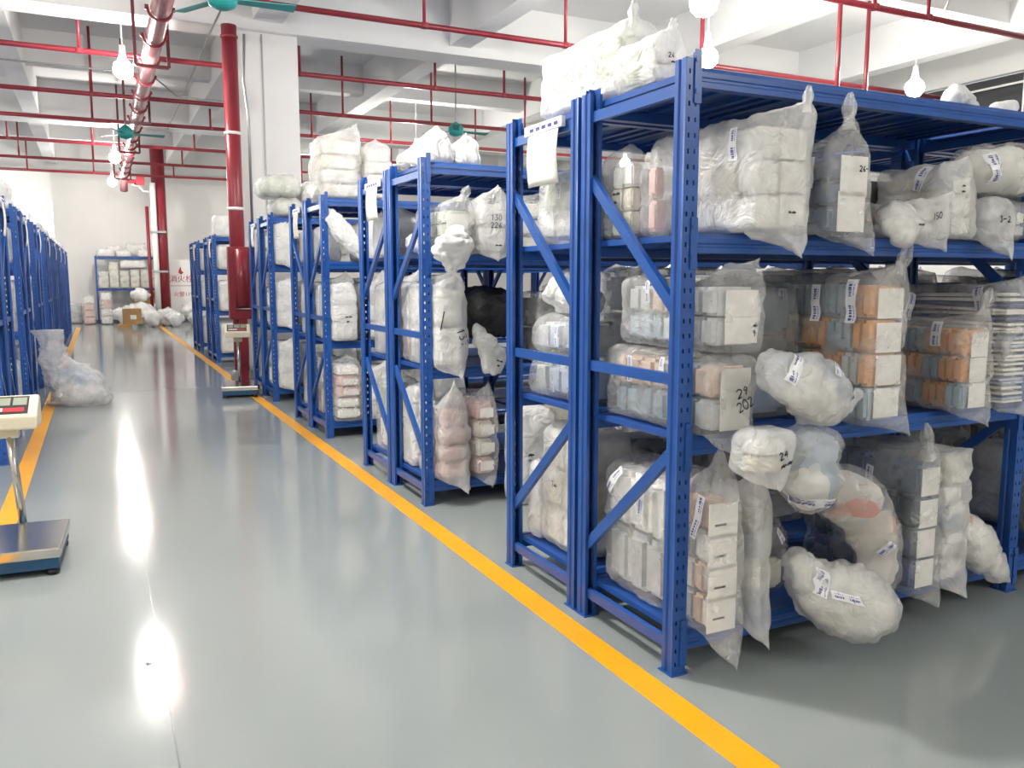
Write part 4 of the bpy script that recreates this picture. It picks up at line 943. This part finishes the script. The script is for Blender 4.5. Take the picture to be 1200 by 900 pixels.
# rows beyond the column
for i, (yy, nm) in enumerate(((RY[4], 'first'), (RY[5], 'last'))):
    for sh, z, h in (('upper', Z2, .40), ('middle', Z3, .50), ('bottom', Z4, .5)):
        stack_bag('pale bag at the near post of the %s row beyond the column, %s shelf' % (nm, sh), 1.84, 2.1, yy - .05, .5, z, z + h, 'film_white', 3, 1, ('white', 'cream'), res=.06)
        stack_bag('pale bag in the far half of the %s row beyond the column, %s shelf' % (nm, sh), 1.82, 2.05, yy + .75, .45, z, z + h * .9, 'film_white', 2, 1, ('white',), res=.06)
stack_bag('white stack of packs on top of the first row beyond the column', 1.82, 2.30, RY[4] + .1, .45, ZT, 2.45, 'film_white', 3, 1, ('white',), res=.05)

# deeper bags that fill the right-hand rows behind the first ones
for i in (1, 2, 3):
    for sh, z, h in (('upper', Z2, .36), ('middle', Z3, .63), ('bottom', Z4, .5)):
        for k in range(4 if i == 1 else 3):
            x = (2.80 if i == 1 and sh == 'middle' else 2.56 if i == 1 and sh == 'bottom' else 2.36 if i == 1 else 2.12) + k * .33
            if x + .27 > XA + RW - .08: continue
            stack_bag('bag inside the %s right-hand row, %s shelf, inner number %s from aisle' % (RN[i], sh, ('one', 'two', 'three', 'four')[k]), x, x + .27, RY[i] - .03 - .05 * random.random(), .5, z, z + h * random.uniform(.75, 1), random.choice(('film_light', 'film_milky', 'film_white')), 3, 1, random.choice((('white', 'cream'), ('lightgrey', 'white'), ('slate', 'greyblue'), ('white', 'palegreen'))), res=.05,
                      ears=(((.2, 0, 1), (.03, .05, h + .03), .14, 1.2), ((.4, 0, 0), (.05, -.03, -.06), .12, 1.2)))

for i, half, yy, fc in ((0, 'near', RY[0] + .03, 1), (0, 'far', RY[0] + 2 * RD, -1), (1, 'near', RY[1] - .02, 1)):
    for sh, z, h in (('upper', Z2, .36), ('middle', Z3, .62), ('bottom', Z4, .5)):
        for k in range(5):
            if half == 'near' and i == 0 and k == 0: continue
            x = 3.72 + k * .355
            stack_bag('bag in second bay, %s right-hand row %s half, %s shelf, place %s' % (RN[i], half, sh, ('one', 'two', 'three', 'four', 'five')[k]), x, x + .31, yy, .55, z, z + h * random.uniform(.75, 1), random.choice(('film_light', 'film_milky', 'film_light')), 3, 1, random.choice((('white', 'cream'), ('slate', 'darkgrey'), ('slate', 'greyblue'), ('darkgrey', 'brown'))), res=.06, face=fc,
                      ears=(((.2, 0, 1), (.03, .05, h + .03), .14, 1.2), ((.4, 0, 0), (.05, -.03, -.06), .12, 1.2)))

# ------------------------------------------------------------------ left-hand rows
for i, y in enumerate(LYS):
    for half, yo in (('near', .05), ('far', RD + .07)):
        for sh, z, h in (('upper', Z2, .42), ('middle', Z3, .52), ('bottom', Z4, .52)):
            if i > 4 and half == 'far' and sh != 'upper': continue
            x1 = -.765
            stack_bag('white bag, %s left-hand row, %s half, %s shelf at the aisle' % (LN[i], half, sh), x1 - .28, x1, y + yo, .5, z, z + h * random.uniform(.7, 1), 'film_white', 2, 1, ('white', 'cream', 'lightgrey'), res=.05 + .01 * i,
                      group='bags on the left racks')
for i, y in enumerate(LYS):
    h = (.30, .26, .22, .20, .2, .16, .18, .2)[i]
    stack_bag('white bag on top of the %s left-hand row' % LN[i], -1.08, -.765, y + .1, .52, ZT, ZT + h, 'film_white', 2, 1, ('white', 'lightgrey'), res=.06, ears=(((.5, .3, 1), (.05, .3, h + .12), .25, 1.2),), wr=.025, group='bags on the left racks')

# ------------------------------------------------------------------ papers hung on the racks
def paper(x, y, z, w_, h, label, rz=0.0, bend=.01):
    t = thing('hanging_paper', label, 'paper', (x, y, z), rz, 'papers hung on the rack ends')
    vs = []; n = 8
    for j in range(n + 1):
        k = j / n
        for i in range(5):
            u = i / 4
            vs.append((-bend * math.sin(math.pi * k) - .006 * math.sin(2 * math.pi * u) * k, (.5 - u) * w_, -h * k))
    fs = [(j * 5 + i, j * 5 + i + 1, (j + 1) * 5 + i + 1, (j + 1) * 5 + i) for j in range(n) for i in range(4)]
    o = meshobj('sheet', vs, fs, 'paper', t)
    md = o.modifiers.new('thick', 'SOLIDIFY'); md.thickness = .0015
    MB().box(-.006, .012, -w_ * .62, w_ * .62, -.012, .03).build('tape', 'tape', t)
    mb = MB()
    for k in range(5): mb.box(-.0075, -.006, -w_ * .5 + k * w_ * .2, -w_ * .5 + k * w_ * .2 + w_ * .12, .0, .014)
    mb.build('tape_print', 'print_blue', t)
paper(1.748, RY[0] + RD + .31, 2.035, .27, .235, 'white paper sheet taped to the top rail of the nearest row')
paper(1.748, RY[1] + RD + .31, 2.035, .26, .23, 'white paper sheet taped to the top rail of the second row')
paper(1.748, RY[2] + RD + .32, 2.035, .2, .25, 'white paper sheet on the top rail of the third row')
paper(1.748, RY[3] + RD + .32, 2.035, .2, .25, 'white paper sheet on the top rail of the fourth row')
paper(1.748, RY[4] + .3, 2.035, .2, .28, 'white paper on the first row beyond the column, near half')
paper(1.748, RY[5] + .3, 2.035, .2, .28, 'white paper on the last row beyond the column, near half')
for i, y in enumerate(LYS):
    paper(-.665, y + RD + .25, 2.035, .2, .28, 'curled white paper on the end rail of the %s left-hand row' % LN[i], math.pi, .012)

# ------------------------------------------------------------------ platform scales
def txt(body, size, mat, parent, loc, rot, name='lettering', align='CENTER'):
    cu = bpy.data.curves.new(name, 'FONT'); cu.body = body; cu.size = size; cu.align_x = align; cu.extrude = .0005
    o = bpy.data.objects.new(name, cu); C.objects.link(o)
    bpy.context.view_layer.update()
    me = bpy.data.meshes.new_from_object(o.evaluated_get(bpy.context.evaluated_depsgraph_get()))
    bpy.data.objects.remove(o); me.materials.clear(); me.materials.append(M[mat])
    o = link(bpy.data.objects.new(name, me), parent); o.location = loc; o.rotation_euler = rot; return o
def scale(loc, rz, label, w_=.42, l=.54, ph=.66, hw=.30, lean=0.0):
    t = thing('platform_scale', label, 'scale', loc, rz, 'electronic platform scales')
    MB().box(-w_ / 2 + .01, w_ / 2 - .01, -l / 2 + .01, l / 2 - .01, .03, .085).build('base', 'scale_blue', t, bevel=.006)
    MB().box(-w_ / 2, w_ / 2, -l / 2, l / 2, .085, .135).build('platform', 'chrome', t, bevel=.008)
    for sx in (-1, 1):
        for sy in (-1, 1): MB().lathe([(0, 0), (.028, 0), (.03, .02), (.015, .03), (.0, .03)], (sx * (w_ / 2 - .04), sy * (l / 2 - .04), 0), 12).build('foot', 'black', t, True)
    MB().box(-.05, .05, l / 2 + .0, l / 2 + .07, .05, .10).build('bracket', 'scale_blue', t)
    MB().tube([(0, l / 2 + .04, .08), (-lean, l / 2 + .04, ph)], .02, 14).build('pole', 'chrome', t, True)
    h = MB(); n = 0
    head = thing('head', '', '', (0, 0, 0)); 
    for k in ('label', 'category'): del head[k]
    bpy.data.objects.remove(head)
    # wedge shaped indicator: front low, screen tilted towards the user
    zz = ph
    vs = []
    for sx in (-1, 1):
        x = sx * hw / 2 - lean
        vs += [(x, l / 2 - .10, zz - .02), (x, l / 2 + .10, zz - .02), (x, l / 2 + .10, zz + .13), (x, l / 2 + .06, zz + .14), (x, l / 2 - .10, zz + .05)]
    hd = MB().add(vs, [(0, 1, 2, 3, 4), (9, 8, 7, 6, 5), (0, 5, 6, 1), (1, 6, 7, 2), (2, 7, 8, 3), (3, 8, 9, 4), (4, 9, 5, 0)]).build('indicator', 'cream_plastic', t, bevel=.012)
    # items on the sloped face
    a = Vector((0, l / 2 - .10, zz + .05)); b = Vector((0, l / 2 + .06, zz + .14)); d = (b - a); L = d.length; d.normalize(); nrm = Vector((0, -d.z, d.y))
    def face(u0, u1, v0, v1, lift, mat, name, par):
        P = [Vector((u * hw - lean, 0, 0)) + a + d * (v * L) + nrm * lf for lf in (.001, lift) for u, v in ((u0, v0), (u1, v0), (u1, v1), (u0, v1))]
        return MB().add(P, [(3, 2, 1, 0), (4, 5, 6, 7), (0, 1, 5, 4), (1, 2, 6, 5), (2, 3, 7, 6), (3, 0, 4, 7)]).build(name, mat, par)
    face(-.42, .36, .12, .92, .003, 'steel_dark', 'face_plate', hd)
    for u in (-.38, -.13, .12): face(u, u + .21, .50, .84, .005, 'lcd', 'display', hd)
    face(-.30, .30, .20, .38, .005, 'print_red', 'key_strip', hd)
    for k in range(6): face(-.36 + k * .06, -.32 + k * .06, .22, .36, .007, 'white_board', 'key', hd)
    MB().box(-.05 - lean, .05 - lean, l / 2 + .02, l / 2 + .08, ph - .08, ph).build('neck', 'cream_plastic', t, bevel=.01)
    return t
scale((-.43, 4.70, 0), math.radians(-3), 'large electronic platform scale at the left picture edge by the yellow line', .44, .54, .66, .30, .04)
scale((1.50, 10.6, 0), math.radians(-8), 'electronic platform scale standing on the yellow line before the column', .42, .62, .70, .30, 0)

# ------------------------------------------------------------------ floor bag on the left
sk = soft_bag('big clear open sack of blue clothing slumped on the floor by the left racks', [(-.24, 10.62, -.02), (-.24, 10.62, .06), (-.27, 10.62, .17), (-.36, 10.63, .30), (-.45, 10.64, .46), (-.485, 10.65, .64), (-.49, 10.65, .84)], [(.30, .24), (.335, .29), (.31, .26), (.22, .19), (.17, .13), (.14, .10), (.145, .10)], 'film_milky', None, flat=0.0, wr=.03, n=40, name='clear_sack')
cx = sk.location.x
for nm, path, rad, mt in (('blue_clothing', [(-.50, -.03, .16), (-.42, -.03, .24), (-.30, -.05, .30), (-.18, -.05, .26), (-.08, -.03, .18)], [(.05, .05), (.10, .12), (.11, .14), (.09, .12), (.03, .04)], 'cl_blue'), ('white_clothing', [(-.50, 0, .10), (-.38, -.03, .12), (-.2, -.04, .13), (-.06, -.03, .10), (.03, 0, .06)], [(.05, .06), (.10, .2), (.12, .22), (.09, .16), (.03, .05)], 'cl_white')):
    v2, f2 = sweep_shell([(p[0] - cx, p[1], p[2]) for p in path], rad, 3.3, 6, 20, .02, .006); meshobj(nm, v2, f2, mt, sk)

# ------------------------------------------------------------------ far end of the aisle
for k in range(5):
    stack_bag('greenish white stacked bag, %s from the left on the far shelf' % ('first', 'second', 'third', 'fourth', 'fifth')[k], .07 + k * .30, .34 + k * .30, 29.36, .5, 1.10, 1.62 + (.30 if k == 1 else .02 * k), 'film_milky', 3, 1, ('palegreen', 'cream'), res=.06, group='bags on the far shelf')
stack_bag('pink wrapped bag at the right end of the far shelf', 1.58, 1.80, 29.36, .5, 1.10, 1.72, 'film_light', 2, 1, ('pink',), res=.06, group='bags on the far shelf')
stack_bag('white bag lying across the greenish bags on the far shelf', 0.70, 1.45, 29.40, .45, 1.745, 1.97, 'film_white', 1, 1, ('white',), res=.06, group='bags on the far shelf')
for k, (x, w_, h, m) in enumerate(((.08, .46, .22, 'film_white'), (.62, .40, .18, 'film_white'), (1.25, .5, .22, 'film_white'))):
    stack_bag('white bag on top of the far rack, %s' % ('left', 'middle', 'right')[k], x, x + w_, 29.38, .31, ZT, ZT + h, m, 1, 1, ('white',), res=.07, wr=.025, group='bags on top of the far rack')
for k, (x, w_, h) in enumerate(((.34, .46, .34), (.90, .62, .42))):
    stack_bag('%s beige sack at the back on top of the far rack' % ('smaller', 'larger')[k], x, x + w_, 29.77, .24, ZT, ZT + h, 'film_white', 1, 1, ('cream',), res=.07, wr=.03, group='bags on top of the far rack', r=.12)
stack_bag('pink wrapped roll standing left of the far rack post', -.42, -.09, 29.1, .4, 0, .88, 'film_light', 4, 1, ('pink', 'pink', 'white'), res=.06, group='bags piled at the far end')
stack_bag('pale pink wrapped bag behind the far rack post', .07, .40, 28.95, .36, 0, 1.0, 'film_light', 4, 1, ('pink', 'white'), res=.06, group='bags piled at the far end')
pile = [('white bag at the left of the far floor pile', 0.72, 28.35, 0.26, 0.2, 0.26),
        ('large white bag in the middle of the far floor pile', 1.14, 27.72, 0.3, 0.24, 0.32),
        ('white bag at the right of the far floor pile before the red riser', 1.84, 27.5, 0.18, 0.18, 0.24),
        ('crumpled clear bag at the front of the far floor pile', 1.40, 26.85, 0.20, 0.2, 0.22),
        ('grey crumpled bag at the right front of the far floor pile', 2.02, 26.8, 0.19, 0.19, 0.2),
        ('white bag by the sign board at the far end', 2.66, 27.75, 0.30, 0.26, 0.32),
        ('bluish bag lying at the right end of the far floor pile', 2.64, 26.85, 0.19, 0.19, 0.18),
        ('white bag on top of the far floor pile', 1.14, 27.75, 0.24, 0.18, 0.16)]
for k, (lab, x, y, a, b, h) in enumerate(pile):
    z0 = .735 if k == 7 else 0.0
    soft_bag(lab, [(x - a, y, z0 + h * .7), (x - a * .7, y, z0 + h), (x, y - .05, z0 + h * 1.1), (x + a * .7, y, z0 + h), (x + a, y + .02, z0 + h * .6)], [(.03, .04), (h * .9, b), (h * 1.1, b * 1.1), (h * .9, b), (.03, .04)], 'film_white', ('cl_white', 'cl_whiteblue')[k in (3, 4, 6)], flat=z0, seg=5, n=20, wr=.05, group='bags piled at the far end')
t = thing('cardboard_box', 'brown cardboard box with a white label at the front of the far floor pile', 'box', (.86, 26.55, 0), .15)
MB().box(-.22, .22, -.2, .2, .12, .56).build('carton', 'cardboard', t, bevel=.01)
MB().box(-.08, .08, -.204, -.2, .26, .38).build('label_card', 'paper', t)
MB().box(-.36, -.05, -.24, .2, 0, .12).build('lower_flap', 'cardboard', t, bevel=.01)
t = thing('cardboard_box', 'tan open carton lying on the bottom of the far rack', 'box', (1.32, 29.3, .645))
MB().box(-.3, .45, 0, .4, 0, .34).build('carton', 'cardboard', t, bevel=.01)
MB().box(-.3, .45, -.14, 0, .30, .33).build('flap', 'cardboard', t)
stack_bag('white bag under the tan open carton in the far rack', .9, 1.8, 29.25, .45, 0, .61, 'film_white', 2, 1, ('white',), res=.07, group='bags piled at the far end')
t = thing('sign_board', 'white board with red Chinese fire hydrant lettering at the far end', 'sign', (2.45, 28.9, 0))
MB().box(-.42, .55, 0, .04, .25, 2.0).build('board', 'white_board', t, bevel=.008)
for x in (-.36, .49): MB().box(x - .02, x + .02, .0, .06, 0, .25).build('leg', 'grey_metal', t)
txt('消火栓', .24, 'print_red', t, (-.02, -.004, 1.32), (math.pi / 2, 0, 0))
txt('火警119', .17, 'print_red', t, (.02, -.004, .86), (math.pi / 2, 0, 0))
MB().box(-.35, .45, -.003, 0, 1.18, 1.195).build('rule', 'print_red', t)
MB().add([(-.03, -.004, 1.80), (.0, -.004, 1.66), (.06, -.004, 1.60), (-.02, -.004, 1.54), (-.10, -.004, 1.60), (-.07, -.004, 1.70)], [(0, 5, 4, 3, 2, 1)]).build('flame_mark', 'print_red', t)
stack_bag('low grey green bundle against the far wall left of the pink roll', -.88, -.48, 29.9, .4, 0, .62, 'film_milky', 2, 1, ('palegreen', 'lightgrey'), res=.07, group='bags piled at the far end')
# small number stencilled on the floor beside the joint
txt('60', .035, 'ink', fl, (.085, 3.215, .0015), (0, 0, math.radians(-78)), 'floor_number')
